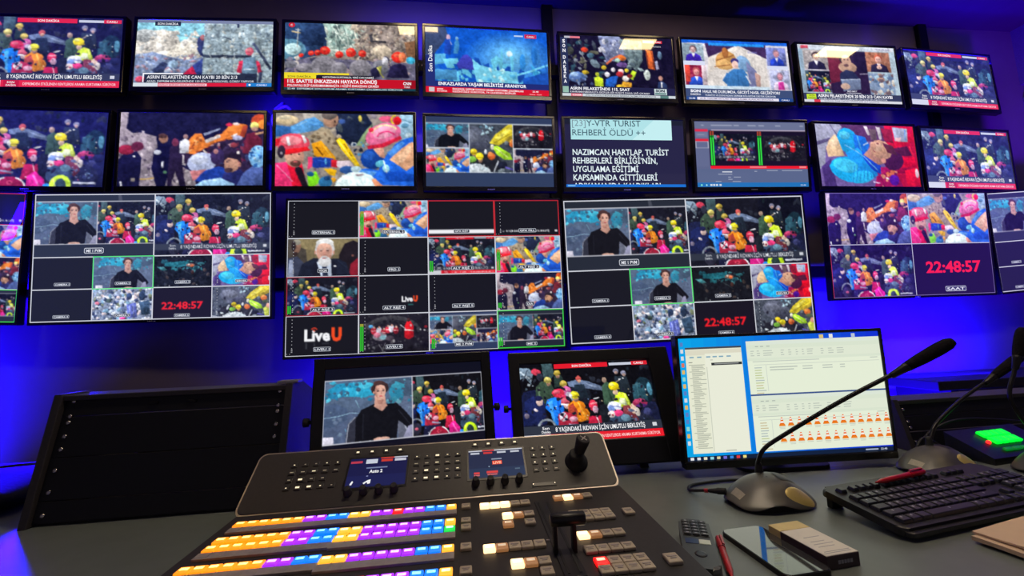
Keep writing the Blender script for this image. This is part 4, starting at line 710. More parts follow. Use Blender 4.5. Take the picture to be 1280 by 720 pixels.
@photo(0.35)
def p_three(c):
    c.rect_(0, 0, 160, 90, (176, 196, 206)); c.rect_(0, 0, 160, 7, (206, 214, 222)); c.rect_(0, 7, 7, 76, (150, 176, 192)); c.rect_(6, 1.6, 18, 6.4, (222, 80, 90)); c.rect_(124, 1, 156, 6, (226, 226, 234)); c.text('SICAK GELİŞME', 128, 4.8, 2.6, (120, 120, 150), 24)
    bust(c, (8, 8, 47, 39), (176, 166, 160), (34, 30, 56), (222, 186, 160), (60, 44, 44)); c.rect_(8, 39, 47, 41, (206, 196, 206))
    v, r = c.v, c.rect; c.sub((8, 41, 47, 74), (26, 0, 134, 90)); p_crowd(c); c.view(r, v)
    c.rect_(47, 8, 110, 76, (40, 24, 50)); c.poly([(47, 14), (70, 12), (66, 56), (47, 60)], (110, 30, 44)); c.poly([(88, 10), (110, 10), (110, 44), (92, 40)], (30, 20, 44)); c.line(96, 44, 110, 43, 1.6, (150, 140, 160)); c.ell(78, 34, 15, 9, (190, 150, 120)); c.ell(76, 20, 10, 11, (40, 30, 36)); c.ell(77, 24, 8, 10, (216, 170, 140)); c.ell(74, 22, 1.3, .9, (40, 30, 30)); c.ell(80, 22, 1.3, .9, (40, 30, 30)); c.ell(76, 31, 4, 2.6, (110, 76, 70)); c.poly([(62, 60), (64, 44), (74, 38), (86, 40), (94, 50), (96, 64)], (34, 40, 66)); c.poly([(64, 54), (96, 52), (95, 68), (66, 72)], (110, 124, 150)); c.line(64, 54, 96, 52, 1.2, (190, 200, 216)); c.ell(70, 64, 8, 5, (206, 170, 146)); 
    bust(c, (110, 8, 150, 40), (170, 110, 76), (40, 34, 56), (222, 170, 150), (176, 84, 50), lambda c: c.poly([(24, 44), (31, 34), (38, 44), (36, 50), (26, 50)], (226, 180, 160))); c.sub((110, 42, 152, 76), (0, 0, 60, 60)); c.rect_(0, 0, 60, 60, (130, 150, 176)); c.specks(0, 0, 60, 60, 50, [(170, 200, 214), (196, 150, 120), (96, 120, 150), (214, 206, 190), (110, 90, 90)], 2, 7, 111); c.view(r, v)
    c.tex = 0.0
    c.text('MEHMET', 72, 73, 2.4, (206, 206, 214), 16); c.rect_(70, 74, 94, 75.4, (170, 170, 180))
    c.rect_(0, 76, 160, 86, (48, 54, 76)); c.poly([(5, 78), (20, 77), (20, 85), (5, 86)], (196, 226, 30)); c.text('SON', 9, 80.8, 2.6, (60, 80, 20), 8); c.text('DAKİKA', 7, 84.6, 2.6, (60, 80, 20), 12); c.text('ASRIN FELAKETİNDE 20 BİN 213 CAN KAYBI', 23, 81.8, 4.6, WHITE, 122, bold=.03); c.text('ARAMA KURTARMA ÇALIŞMALARI ON İLDE DEVAM EDİYOR', 24, 85.6, 2.4, (206, 210, 220), 112); c.rect_(0, 86, 160, 90, (214, 214, 220)); c.rect_(16, 86, 26, 90, (222, 50, 60)); c.text('GÜNÜN ÖNE ÇIKAN HABERLERİ ALT BANTTA', 32, 89, 2.2, (130, 130, 140), 90)

def p_split(c):
    c.rect_(0, 0, 160, 90, (46, 58, 88)); c.rect_(0, 8, 160, 72, (206, 214, 226))
    r = c.rect; v = c.v
    for rect, vw, fn in (((.4, 9, 53.4, 40), (20, 0, 146, 90), p_anchor), ((.4, 41, 53.4, 71.4), (0, 0, 160, 90), p_rescue), ((54.4, 9, 108.4, 71.4), (52, 0, 140, 90), p_yellow), ((109.4, 9.6, 160, 40), (0, 0, 160, 90), p_night), ((109.4, 41.4, 160, 71.4), (0, 0, 160, 90), p_dig)):
        c.sub(rect, vw); fn(c); c.view(r, v)

def p_prompt(c):
    c.rect_(0, 0, 160, 90, (38, 36, 66)); c.rect_(0, 0, 160, 7, (28, 30, 46)); c.rect_(8, 0, 144, 27, (176, 226, 230)); c.poly([(120, 0), (144, 0), (144, 27), (90, 27)], (196, 238, 240))
    c.text('[23]', 10, 9, 8.6, (120, 146, 156), 18, bold=0); c.text('Y-VTR TURIST', 29, 9, 8.6, (56, 84, 96), 73, bold=.005); c.text('REHBERİ ÖLDÜ ++', 10, 21.6, 8.6, (66, 96, 108), 98, bold=.005)
    for k, (t, wd) in enumerate((('NAZIMCAN HARTLAP, TURİST', 129), ('REHBERLERİ BİRLİĞİ’NİN,', 113), ('UYGULAMA EĞİTİMİ', 87), ('KAPSAMINDA GİTTİKLERİ', 112), ('ADIYAMAN’DA KALDIKLARI', 116))):
        c.text(t, 9.6, 47.6 + k * 11.2, 8.2, (226, 240, 244), wd, bold=.014)
    c.rect_(0, 86.4, 160, 90, (20, 110, 206)); c.rect_(2, 87.2, 12, 89, (120, 180, 226))

def p_editor(c):
    c.rect_(0, 0, 160, 90, (92, 100, 134)); c.rect_(0, 0, 160, 10, (104, 112, 142))
    for x, wd in ((10, 4), (24, 30), (56, 8), (76, 12), (92, 8), (116, 8), (152, 5)): c.rect_(x, 4.6, x + wd, 6, (160, 166, 186))
    c.rect_(24, 11.6, 160, 13, (206, 190, 206)); c.rect_(20, 13, 160, 62, (22, 14, 34)); c.rect_(0, 10, 20, 62, (96, 104, 138)); c.rect_(1, 11, 19, 14, (226, 40, 66)); c.rect_(1, 24, 19, 27.4, (230, 30, 46)); c.frame(1, 27.4, 19, 37, .7, (206, 206, 214)); c.rect_(2, 15, 18, 22, (112, 118, 148)); c.rect_(4, 18, 14, 19, (150, 150, 170))
    r, v = c.rect, c.v
    c.sub((26, 17, 86, 54), (0, 0, 160, 90)); p_crowd(c, 'strip'); c.view(r, v); c.sub((96, 19, 158, 54), (0, 0, 160, 90)); p_night(c); c.view(r, v)
    for x in (21, 89):
        c.rect_(x, 19, x + 6, 60, (20, 120, 40)); c.rect_(x + .6, 22, x + 2.4, 60, (50, 220, 60)); c.rect_(x + 3.6, 22, x + 5.4, 60, (50, 220, 60)); c.rect_(x, 13, x + 6, 19, (150, 60, 40)); c.line(x + 3, 13, x + 3, 60, .7, (20, 40, 20))
    c.rect_(20, 61, 160, 65, (238, 24, 40)); c.rect_(76, 61.6, 100, 64, (244, 110, 120)); c.rect_(148, 61.6, 158, 64, (246, 130, 130))
    c.rect_(0, 65, 160, 84, (88, 100, 134))
    for x, y, wd in ((36, 69, 14), (30, 72, 20), (44, 76, 4), (52, 76, 10), (44, 79, 6), (82, 68, 4), (100, 67, 16), (122, 67, 30), (26, 82, 8), (50, 82, 12)): c.rect_(x, y, x + wd, y + 1.1, (150, 158, 180))
    c.rect_(36, 68.6, 50, 70, (206, 210, 220)); c.rect_(0, 84, 160, 90, (30, 110, 180)); c.ell(6, 87.4, 1.4, 1.4, (120, 220, 200)); c.ell(13, 87.4, 1.2, 1.2, (150, 220, 230))
    for x in (18, 22, 26, 31): c.rect_(x, 86, x + 3, 88.6, (206, 216, 226))
    c.text('22:48', 148, 88.6, 2, (190, 206, 220), 8)

# ---- multi-picture screens
def label(c, t, x, y, h=9, wd=None):
    c.later.append((lambda q: _label(q, t, x, y, h, wd), c.rect, c.v))
def _label(c, t, x, y, h, wd):
    wd = wd or (len(t) * 4.6 + 6)
    pts = rrect(wd, h, 2, 3, x, y); c.poly(pts, (190, 194, 202)); c.poly(rrect(wd - 1.8, h - 1.8, 1.6, 3, x, y), (46, 52, 64))
    c.text(t, x, y + h * .27, h * .52, (226, 228, 234), wd - 6, bold=.02, center=True)
def meter(c, h=0, x=2):
    c.later.append((lambda q: _meter(q, h, x), c.rect, c.v))
def _meter(c, h, x):
    for k in range(9): c.ell(14, 8 + k * 8, .9, .9, (190, 190, 196), 0, 6)
    for y in (74, 77, 80): c.rect_(12.6, y, 15.6, y + 1.4, (170, 170, 176))
    c.rect_(3, 84, 4.6, 85.4, (150, 150, 150)); c.rect_(9, 84, 10.6, 85.4, (150, 150, 150))
    if h:
        c.rect_(x + 1, 84 - h, x + 4.6, 84, (44, 176, 40)); c.rect_(x + 5.4, 84 - h, x + 9, 84, (44, 176, 40))
        if h > 40: c.rect_(x + 1, 84 - h, x + 9, 90 - h, (150, 150, 50))
def pvm(c, text, dark=(32, 38, 48), bar=True):
    r, v = c.rect, c.v
    c.rect_(0, 0, 160, 90, dark); c.rect_(0, 10.4, 160, 72, (206, 206, 214))
    c.sub((0, 11.4, 83, 71), (12, 0, 140, 90)); p_anchor(c); c.view(r, v); c.sub((84, 11.4, 160, 71), (22, 0, 139, 90)); p_crowd(c); c.view(r, v)
    if bar: c.poly([(110, 0), (114, 0), (116, 10), (111, 10)], (66, 70, 80))
    label(c, text, 80, 81, 8, 26)
def clock(c, lab, y=50):
    c.rect_(0, 0, 160, 90, (16, 12, 22)); c.text('22:48:57', 24, y + 11, 20, (244, 24, 32), 112, bold=.03); label(c, lab, 80, 80, 9, 42)
def p_multi(c, lab, red=True):
    c.rect_(0, 0, 160, 90, (16, 17, 24)); r = c.rect; v = c.v
    names = lab
    g = (206, 208, 216)
    def T(rect, fn, name=None, lx=80, ly=76):
        c.sub(rect); fn(c)
        if name: label(c, name, lx, ly, 9)
        c.view(r, v)
    T((0, 0, 80, 45), lambda c: pvm(c, 'ME 1 PVM')); T((80, 0, 160, 45), lambda c: p_crowd(c, 'strip'))
    blk = lambda c: c.rect_(0, 0, 160, 90, (17, 18, 24))
    T((0, 45, 40, 67.5), blk, 'CAMERA 1'); T((40, 45, 80, 67.5), p_anchor, 'CAMERA 2'); T((80, 45, 120, 67.5), p_road, 'CAMERA 3'); T((120, 45, 160, 67.5), lambda c: (p_blueman(c), meter(c)), 'SERVER')
    T((0, 67.5, 40, 90), blk, 'CAMERA 4'); T((40, 67.5, 80, 90), p_square, 'CAMERA 5'); T((80, 67.5, 120, 90), lambda c: clock(c, 'CAMERA 6')); T((120, 67.5, 160, 90), lambda c: (p_yellow(c), meter(c)))
    c.later.append((lambda q: _lines(q, g), c.rect, c.v))
def _lines(c, g):
    for x0, y0, x1, y1 in ((0, 0, 160, .7), (0, 89.4, 160, 90), (0, 0, .6, 90), (159.4, 0, 160, 90), (79.6, 0, 80.4, 90), (0, 44.6, 160, 45.3), (0, 67.2, 160, 67.9), (39.7, 45, 40.3, 90), (119.7, 45, 120.3, 90)): c.rect_(x0, y0, x1, y1, g)
    c.frame(39.6, 44.6, 80.4, 68, .7, (80, 220, 110))
def p_sixteen(c):
    c.rect_(0, 0, 160, 90, (14, 15, 20)); r = c.rect; v = c.v
    def blk(h=0): return lambda c: (c.rect_(0, 0, 160, 90, (15, 16, 22)), meter(c, h))
    def liveu(c):
        blk()(c); c.text('Live', 42, 56, 26, WHITE, 56, bold=.04); c.text('U', 101, 56, 28, (240, 72, 24), 22, bold=.07); c.arc(63, 32, 7, 6, 2.4, 190, 350, (230, 60, 30)); c.ell(63, 33, 2, 2, (230, 60, 30)); c.rect_(44, 60, 48, 74, (50, 52, 58)); c.rect_(62, 60, 66, 70, (40, 42, 48)); c.rect_(80, 60, 96, 64, (36, 38, 44))
    def liveu_small(c):
        blk()(c); c.text('Live', 98, 62, 12, WHITE, 25, bold=.05); c.text('U', 124, 62, 13, (240, 72, 24), 10, bold=.08); c.rect_(112, 68, 124, 71, (40, 90, 90))
    def key(c): c.rect_(0, 0, 160, 90, (15, 16, 22)); c.rect_(0, 73, 160, 82, (240, 240, 244)); c.rect_(0, 84, 160, 90, (38, 12, 18))
    def fill(c): blk()(c); c.text('Son', 18, 80, 4, WHITE, 7); c.text('8 YAŞINDAKİ RIDVAN İÇİN UMUTLU BEKLEYİŞ', 28, 80, 5, WHITE, 106, bold=.03); c.rect_(147, 75, 154, 80, (210, 210, 214))
    rows = [[(blk(), 'EXTERNAL 1', 80), (lambda c: (p_rescue(c), meter(c, 58)), 'EXTERNAL 2', 80), (key, 'GFX KEY', 80), (fill, 'GFX FILL', 80)],
            [(lambda c: (p_elder(c), meter(c)), 'VSQR', 80), (blk(), 'PRD 1', 80), (lambda c: (p_crowd(c, 'full'), meter(c, 26)), 'ALT REJİ 1', 80), (lambda c: (p_rescue(c), meter(c, 52)), 'ALT REJİ 2', 80)],
            [(lambda c: (p_crowd(c), meter(c, 18)), 'ALT REJİ 3', 80), (liveu_small, 'ALT REJİ 4', 80), (blk(), 'ALT REJİ 5', 80), (lambda c: (p_dig(c), meter(c, 12)), 'DIA', 80)],
            [(liveu, 'LIVEU 1', 80), (lambda c: (p_night(c), meter(c, 62)), 'LIVEU 8', 80), (lambda c: (p_split(c), meter(c, 22, 4)), 'ME 2 PVM', 80), (lambda c: (pvm(c, 'ME 2', bar=False), meter(c, 20, 2)), None, 80)]]
    for j, row in enumerate(rows):
        for i, (fn, name, lx) in enumerate(row):
            c.sub((i * 40, j * 22.5, i * 40 + 40, j * 22.5 + 22.5)); fn(c)
            if name: label(c, name, lx, 76, 9.6)
            c.view(r, v)
    g = (206, 208, 216)
    for k in range(5):
        c.rect_(max(0, k * 40 - .35), 0, min(160, k * 40 + .35), 90, g); c.rect_(0, max(0, k * 22.5 - .3), 160, min(90, k * 22.5 + .3), g)
    for x0, y0, x1, y1, q in ((80, 0, 120, 22.5, (196, 40, 46)), (120, 0, 160, 22.5, (176, 36, 44)), (0, 45, 40, 67.5, (150, 44, 56)), (120, 67.5, 160, 90, (60, 206, 70))): c.frame(x0, y0, x1, y1, .55, q)
def p_quad(c):
    r, v = c.rect, c.v
    c.sub((0, 0, 80, 45)); p_dig(c); c.view(r, v); c.sub((80, 0, 160, 45)); p_rescue(c); c.view(r, v); c.sub((0, 45, 80, 90)); p_crowd(c); c.view(r, v); c.sub((80, 45, 160, 90)); clock(c, 'SAAT', 40); c.view(r, v)
    g = (190, 190, 206)
    c.rect_(79.7, 0, 80.3, 90, g); c.rect_(0, 44.7, 160, 45.3, g); c.frame(0, 0, 160, 90, .4, (120, 110, 150)); c.rect_(0, 45, .6, 90, (220, 60, 40))

def p_desktop(c):
    R = random.Random(20)
    for k in range(16): 
        t = k / 15.0
        c.rect_(k * 10, 0, k * 10 + 10.1, 90, (int(6 + 10 * t), int(168 - 118 * t), int(238 - 22 * t)))
    # document window
    c.rect_(5, 7, 49, 85, (236, 238, 214)); c.rect_(5, 7, 49, 8.4, (70, 74, 82)); c.rect_(5, 9, 49, 13, (226, 222, 200)); c.rect_(20, 12, 49, 85, (240, 242, 222))
    for x in (8, 14, 21, 26, 31, 37): c.rect_(x, 14, x + 3.4, 15, (130, 170, 190))
    c.rect_(24.6, 19, 48.6, 21, (44, 46, 48)); c.rect_(27, 19.6, 46, 20.3, (150, 152, 150))
    for k in range(62):
        y = 20 + k * 1.0
        c.rect_(7 + (2 if k % 5 else 0), y, R.uniform(13, 20), y + .45, (168, 172, 156))
    c.rect_(7, 18, 10, 18.6, (140, 144, 130)); c.rect_(24, 16.6, 26, 17.2, (190, 190, 180)); c.rect_(30, 83.4, 38, 84, (170, 170, 160)); c.rect_(20.6, 22, 21.2, 84, (206, 210, 190))
    # two file windows
    for y0, y1 in ((4, 44), (45, 86)):
        c.rect_(53, y0, 160, y1, (236, 244, 220)); c.rect_(53, y0, 160, y0 + 3, (226, 236, 220)); c.rect_(53, y0 + 3.6, 57, y0 + 5, (84, 90, 200)); c.rect_(53, y0 + 3, 160, y0 + 15, (224, 234, 212)); c.rect_(53, y0 + 6, 160, y0 + 13, (230, 238, 216))
        for x in (60, 64, 69): c.rect_(x, y0 + 4, x + 2.6, y0 + 4.6, (170, 178, 170))
        for x, wd in ((56, 3), (61, 3), (66, 8), (80, 3), (86, 3), (92, 2), (97, 2), (101, 7), (112, 3), (118, 5), (125, 8)):
            for q in range(3): c.rect_(x, y0 + 7.4 + q * 1.7, x + wd * R.uniform(.6, 1), y0 + 8 + q * 1.7, (188, 196, 184))
        c.rect_(57, y0 + 15.4, 110, y0 + 16, (196, 204, 192)); c.rect_(58, y0 + 18, 158, y0 + 18.4, (206, 214, 200))
        for q in range(11): c.rect_(58, y0 + 20 + q * 1.9, 58 + R.uniform(5, 8), y0 + 20.7 + q * 1.9, R.choice([(196, 206, 150), (180, 192, 190), (206, 190, 150)]))
        c.rect_(67, y0 + 18, 67.5, y0 + 38, (210, 218, 206)); c.rect_(151, y0 + 15.6, 157, y0 + 16.2, (190, 200, 188))
    for q in range(2): c.rect_(70, 24 + q * 1.9, 92 - q * 3, 24.7 + q * 1.9, (180, 188, 178)); c.rect_(96, 24 + q * 1.9, 104, 24.7 + q * 1.9, (190, 198, 186)); c.rect_(112, 24 + q * 1.9, 120, 24.7 + q * 1.9, (190, 198, 186)); c.rect_(126, 24 + q * 1.9, 130, 24.7 + q * 1.9, (190, 198, 186))
    c.rect_(53, 44, 160, 45.2, (60, 84, 140))
    for j in range(2):
        for i in range(13):
            x, y = 75 + i * 6.9, 70.2 + j * 11.4 - 2
            c.poly([(x - 2.6, y), (x + 2.6, y), (x + 2, y - 1.6), (x - 2, y - 1.6)], (240, 128, 26)); c.poly([(x - 1.8, y - 1.4), (x + 1.8, y - 1.4), (x + .5, y - 6.4), (x - .5, y - 6.4)], (240, 110, 20)); c.poly([(x - 1.5, y - 2.3), (x + 1.5, y - 2.3), (x + 1.15, y - 3.6), (x - 1.15, y - 3.6)], (250, 244, 236)); c.poly([(x - .85, y - 4.6), (x + .85, y - 4.6), (x + .6, y - 5.6), (x - .6, y - 5.6)], (250, 244, 236)); c.rect_(x - 2.4, y + .6, x + 2.4, y + 1.1, (200, 206, 190))
            if (i * 3 + j) % 4 == 0: c.rect_(x - 2, y + 1.6, x + 2.2, y + 2.1, (206, 212, 196))
    for k in range(15): c.rect_(1.4, 3 + k * 5.2, 3.6, 6 + k * 5.2, R.choice([(220, 226, 230), (236, 190, 90), (90, 130, 200), (226, 120, 90), (150, 220, 210)]))
    c.rect_(112, 1, 115.4, 3.8, (226, 200, 120)); c.rect_(120, .8, 123, 3.8, (236, 236, 230)); c.rect_(138, 1, 141, 3.8, (190, 200, 220))
    c.rect_(0, 87, 160, 90, (18, 32, 60))
    for k, q in enumerate(((240, 240, 240), (230, 234, 240), (240, 232, 200), (150, 220, 230), (220, 210, 160), (120, 110, 220), (60, 140, 230), (230, 60, 60), (246, 226, 130))): c.rect_(2.4 + k * 5, 87.6, 5 + k * 5, 89.5, q)
    c.text('22:48', 150, 89.2, 1.5, (206, 214, 226), 5); c.rect_(138, 88, 148, 89, (170, 180, 200))

# ------------------------------------------------------------------ the room
M_WALL = material('grey_fabric_wall', (110, 98, 110), rough=0.85, spec=0.2, noise=0.10, nscale=3, bump=0.1)
M_CEIL = material('dark_ceiling', (64, 60, 70), rough=0.9, spec=0.2, noise=0.08, nscale=6)
M_FLOOR = material('dark_carpet', (40, 38, 44), rough=0.95, spec=0.1, noise=0.3, nscale=60, bump=0.3)
M_PANEL = material('violet_acoustic_felt', (96, 84, 128), rough=0.95, spec=0.1, noise=0.12, nscale=120, bump=0.2)
M_LAMP = material('ceiling_lamp_diffuser', (230, 225, 210), rough=0.5, noise=0.02, emit=(255, 222, 150), es=26.0)
M_LAMPBIG = material('operator_lamp_diffuser', (230, 225, 210), rough=0.5, noise=0.02, emit=(255, 232, 196), es=30.0)

def struct(name, m, boxes):
    b = MB()
    for c, d in boxes: b.box(c, d)
    return tag(b.build(name, m), kind='structure')
ZC = 3.2
struct('floor', M_FLOOR, [((0.4, 0.2, -0.05), (8.6, 4.8, 0.1))])
struct('ceiling', M_CEIL, [((0.4, 0.2, ZC + 0.05), (8.6, 4.8, 0.1))])
struct('wall_front', M_WALL, [((0.4, 2.47, ZC / 2), (8.6, 0.1, ZC))])
struct('wall_left', M_WALL, [((-3.85, 0.2, ZC / 2), (0.1, 4.6, ZC))])
struct('wall_right', M_WALL, [((4.65, 0.2, ZC / 2), (0.1, 4.6, ZC))])
struct('wall_bulkhead', M_PANEL, [((4.33, 1.2, 2.31), (0.54, 2.44, 0.74)), ((4.36, 1.2, 2.73), (0.48, 2.44, 0.10)), ((4.33, 1.2, 2.99), (0.54, 2.44, 0.42))])
for (x, y, wd, dp, lab) in ((-0.27, 1.80, 0.28, 0.10, 'lit ceiling lamp reflected in the blue night television'), (1.28, 1.82, 0.24, 0.10, 'lit ceiling lamp reflected in the fifth television of the top row'), (2.88, 1.84, 0.28, 0.10, 'lit ceiling lamp above the right end of the monitor wall'), (0.6, 0.78, 1.3, 0.20, 'long lit ceiling lamp over the operator seats'), (-1.75, 0.8, 0.3, 0.12, 'lit ceiling lamp over the left part of the room'), (2.3, 0.8, 0.3, 0.12, 'lit ceiling lamp over the right part of the room')):  # the last two lamps are added, unseen, to wash the wall
    lamp = empty('ceiling_lamp', (x, y, ZC), 0, lab, 'ceiling lamp', 'ceiling lamps')
    b = MB(); b.box((0, 0, -0.012), (wd + 0.04, dp + 0.04, 0.024), bev=0.004); b.build('lamp_frame', M_BEZEL, lamp)
    b = MB(); b.box((0, 0, -0.026), (wd, dp, 0.006)); b.build('diffuser', M_LAMPBIG if wd > 1 else M_LAMP, lamp)

# ------------------------------------------------------------------ rails that carry the monitors
def rail(name, label, c, d):
    o = empty(name, c, 0, label, 'mounting rail', 'black mounting rails')
    b = MB(); b.box((0, 0, 0), d, bev=0.006); b.build('beam', M_STEEL, o)
    b = MB()
    L = max(d); ax = d.index(L); n = max(2, int(L / 0.5))
    for k in range(n):
        p = [0, -d[1] / 2 - 0.001, 0]; p[ax] = -L / 2 + L * (k + 0.5) / n
        b.lathe([(0.011, -0.003), (0.011, 0.003), (0.007, 0.005)], 8, Matrix.Translation(p) @ Matrix.Rotation(PI / 2, 4, 'X'))
    b.build('bolt_row', M_CHROME, o)
    return o
rail('mounting_rail', 'black horizontal rail behind the top row of televisions', (0.55, 2.372, 2.725), (6.1, 0.05, 0.075))
rail('mounting_rail', 'black horizontal rail behind the second row of televisions', (0.55, 2.372, 2.16), (6.1, 0.05, 0.06))
rail('mounting_rail', 'black horizontal rail behind the large multi-picture monitors', (0.6, 2.372, 1.43), (7.6, 0.05, 0.075))
for x, lab in ((0.565, 'black upright post between the fourth and fifth televisions of the top row'), (-2.62, 'black upright post behind the far left televisions'), (3.28, 'black upright post behind the rightmost televisions')):
    rail('mounting_post', lab, (x, 2.402, 1.6 if x == 0.565 else 2.55), (0.07, 0.032, 3.2 if x == 0.565 else 1.3))

# ------------------------------------------------------------------ televisions on the wall
def rotxyz(ya, ti, rl):
    Ry = Matrix(((math.cos(ya), 0, math.sin(ya)), (0, 1, 0), (-math.sin(ya), 0, math.cos(ya))))
    Rx = Matrix(((1, 0, 0), (0, math.cos(ti), -math.sin(ti)), (0, math.sin(ti), math.cos(ti))))
    Rz = Matrix(((math.cos(rl), -math.sin(rl), 0), (math.sin(rl), math.cos(rl), 0), (0, 0, 1)))
    B = Matrix(((1, 0, 0), (0, 0, -1), (0, 1, 0)))
    return B @ Ry @ Rx @ Rz          # local x right, y up, z towards the viewer
TVP = {
    'A1': (-2.1355, 2.2763, 2.6813, -0.0200, 0.0000, 0.0055, 0.6980), 'A2': (-1.3649, 2.2553, 2.6906, -0.0242, -0.0271, 0.0129, 0.6980),
    'A3': (-0.5928, 2.2156, 2.6701, -0.0170, 0.0004, 0.0032, 0.6980), 'A4': (0.1622, 2.2090, 2.6674, 0.0085, 0.0120, -0.0045, 0.6980),
    'A5': (0.9522, 2.2536, 2.6960, -0.0139, 0.0010, -0.0109, 0.6980), 'A6': (1.7082, 2.2294, 2.6793, -0.0103, 0.0009, -0.0027, 0.6980),
    'A7': (2.5009, 2.2499, 2.6965, 0.0046, -0.0061, 0.0022, 0.6980), 'A8': (3.2967, 2.2865, 2.7090, 0.0399, -0.0246, -0.0095, 0.6980),
    'B1': (-2.1476, 2.2384, 2.1361, -0.0147, 0.0098, -0.0204, 0.6980), 'B2': (-1.3844, 2.2240, 2.1333, -0.0147, 0.0098, 0.0041, 0.6980),
    'B3': (-0.6038, 2.1675, 2.1125, -0.0056, 0.0189, 0.0009, 0.6980), 'B4': (0.1582, 2.1879, 2.1186, -0.0139, 0.0251, -0.0098, 0.6980),
    'B5': (0.9321, 2.1873, 2.1188, -0.0310, 0.0541, -0.0102, 0.6980), 'B6': (1.7141, 2.1919, 2.1232, -0.0208, 0.0593, -0.0029, 0.6980),
    'B7': (2.4921, 2.1981, 2.1263, 0.0273, 0.0085, 0.0042, 0.6980), 'B8': (3.2711, 2.2460, 2.1319, 0.0510, 0.0088, 0.0014, 0.6980),
    'M0': (-2.7186, 2.2686, 1.6061, -0.0300, 0.0501, -0.0435, 1.1261), 'M1': (-1.5394, 2.2261, 1.5733, -0.0461, 0.0501, -0.0074, 1.1261),
    'M2': (-0.1897, 2.2171, 1.4482, -0.0116, 0.0112, -0.0031, 1.4346), 'M3': (1.2870, 2.2261, 1.4588, -0.0334, 0.0288, 0.0094, 1.4346),
    'M4': (2.7246, 2.2170, 1.5724, 0.0126, 0.0489, 0.0043, 1.1261), 'M5': (3.9113, 2.2471, 1.6114, 0.0126, 0.0489, 0.0616, 1.1261)}
HAZE = (26, 28, 72)  # off-axis screen haze, painted into the picture colours as a lift
def full(c): p_crowd(c, 'full', (18, 20, 44))
TVS = (
    ('A1', full, (14, 15, 44), 'television with a rescue crowd and red ticker, cut off at top left'),
    ('A2', p_rubble_pair, (8, 10, 24), 'television showing a rubble slope split in two pictures, top row'),
    ('A3', p_red_banner, (4, 4, 8), 'television with orange helmets above a wide red banner, top row'),
    ('A4', p_blue_night, (2, 4, 10), 'television showing a blue lit night search, top row'),
    ('A5', p_dark_rescue, (2, 2, 10), 'television with a dark overhead rescue picture and letters down the left, top row'),
    ('A6', p_studio, (4, 4, 20), 'television with four studio guests around a tent picture, top row'),
    ('A7', p_three, (8, 8, 20), 'television with five picture boxes and a yellow tag, top row'),
    ('A8', full, HAZE, 'television with a rescue crowd and red ticker, right end of top row'),
    ('B1', lambda c: p_crowd(c, None, (18, 20, 58)), (14, 15, 52), 'television with a helmet crowd and no captions, cut off at left of second row'),
    ('B2', p_dig, (4, 4, 24), 'television showing an orange excavator arm over a night crowd, second row'),
    ('B3', p_rescue, (2, 2, 4), 'television with a close red helmet and yellow stretcher, second row'),
    ('B4', p_split, (4, 6, 10), 'television split into five small pictures with dark bands, second row'),
    ('B5', p_prompt, (2, 2, 6), 'television showing large white prompter text, second row'),
    ('B6', p_editor, (4, 4, 10), 'television showing a grey editing program with a red bar, second row'),
    ('B7', p_blueman, (8, 4, 20), 'television showing a person in a blue jacket lying on red, second row'),
    ('B8', full, HAZE, 'television with a rescue crowd and red ticker, right end of second row'),
    ('M0', p_sixteen, (10, 10, 26), 'large multi-picture monitor cut off by the left edge'),
    ('M1', lambda c: p_multi(c, None), (16, 18, 34), 'large multi-picture monitor with a red clock, left of the sixteen-picture monitor'),
    ('M2', p_sixteen, (3, 3, 6), 'large monitor with a grid of sixteen pictures, centre of the wall'),
    ('M3', lambda c: p_multi(c, None), (3, 3, 6), 'large multi-picture monitor with a red clock, directly behind the office monitor'),
    ('M4', p_quad, (22, 8, 64), 'monitor split into four pictures with a big red clock, right of the wall'),
    ('M5', lambda c: p_multi(c, None), (24, 14, 62), 'multi-picture monitor cut off by the right edge'))
for key, fn, lift, lab in TVS:
    x, y, z, ya, ti, rl, W = TVP[key]
    H = W * 9 / 16
    M = rotxyz(ya, ti, rl).to_4x4(); M.translation = (x, y, z)
    big = key[0] == 'M'
    tv = empty('wall_monitor' if big else 'wall_television', mat=M, label=lab, cat='monitor' if big else 'television', group='large monitors in the lowest wall row' if big else ('televisions in the top wall row' if key[0] == 'A' else 'televisions in the second wall row'))
    bs, bt, bb = (0.011, 0.011, 0.015) if big else (0.017, 0.017, 0.03)
    b = MB()   # bezel: four bevelled bars around the panel
    zf = 0.004
    b.box((0, H / 2 + bt / 2, zf - 0.018), (W + 2 * bs, bt, 0.036), bev=0.003); b.box((0, -H / 2 - bb / 2, zf - 0.018), (W + 2 * bs, bb, 0.036), bev=0.004)
    b.box((-W / 2 - bs / 2, 0, zf - 0.018), (bs, H + 0.004, 0.036), bev=0.003); b.box((W / 2 + bs / 2, 0, zf - 0.018), (bs, H + 0.004, 0.036), bev=0.003)
    b.build('bezel', M_BEZEL, tv)
    b = MB(); b.box((0, -0.004, -0.025), (W + 2 * bs - 0.006, H + bt + bb - 0.006, 0.03), bev=0.006)
    d = max(0.03, min(0.11, 2.347 - y - 0.04)); b.box((0, -0.02, -0.04 - d / 2), (W * 0.6, H * 0.6, d), bev=0.012)
    b.build('back_cover', M_BACK, tv)
    cv = Canvas(W, H, lift, res=400 if key in ('M1', 'M2', 'M3') else (300 if big else 168)); fn(cv)
    cv.object('screen', M_SCREEN, tv)
    b = MB()
    for k in range(5): b.box((-0.016 + 0.008 * k, -H / 2 - bb * 0.55, zf + 0.0006), (0.005, 0.005, 0.0012))
    b.build('logo', M_LOGO, tv)

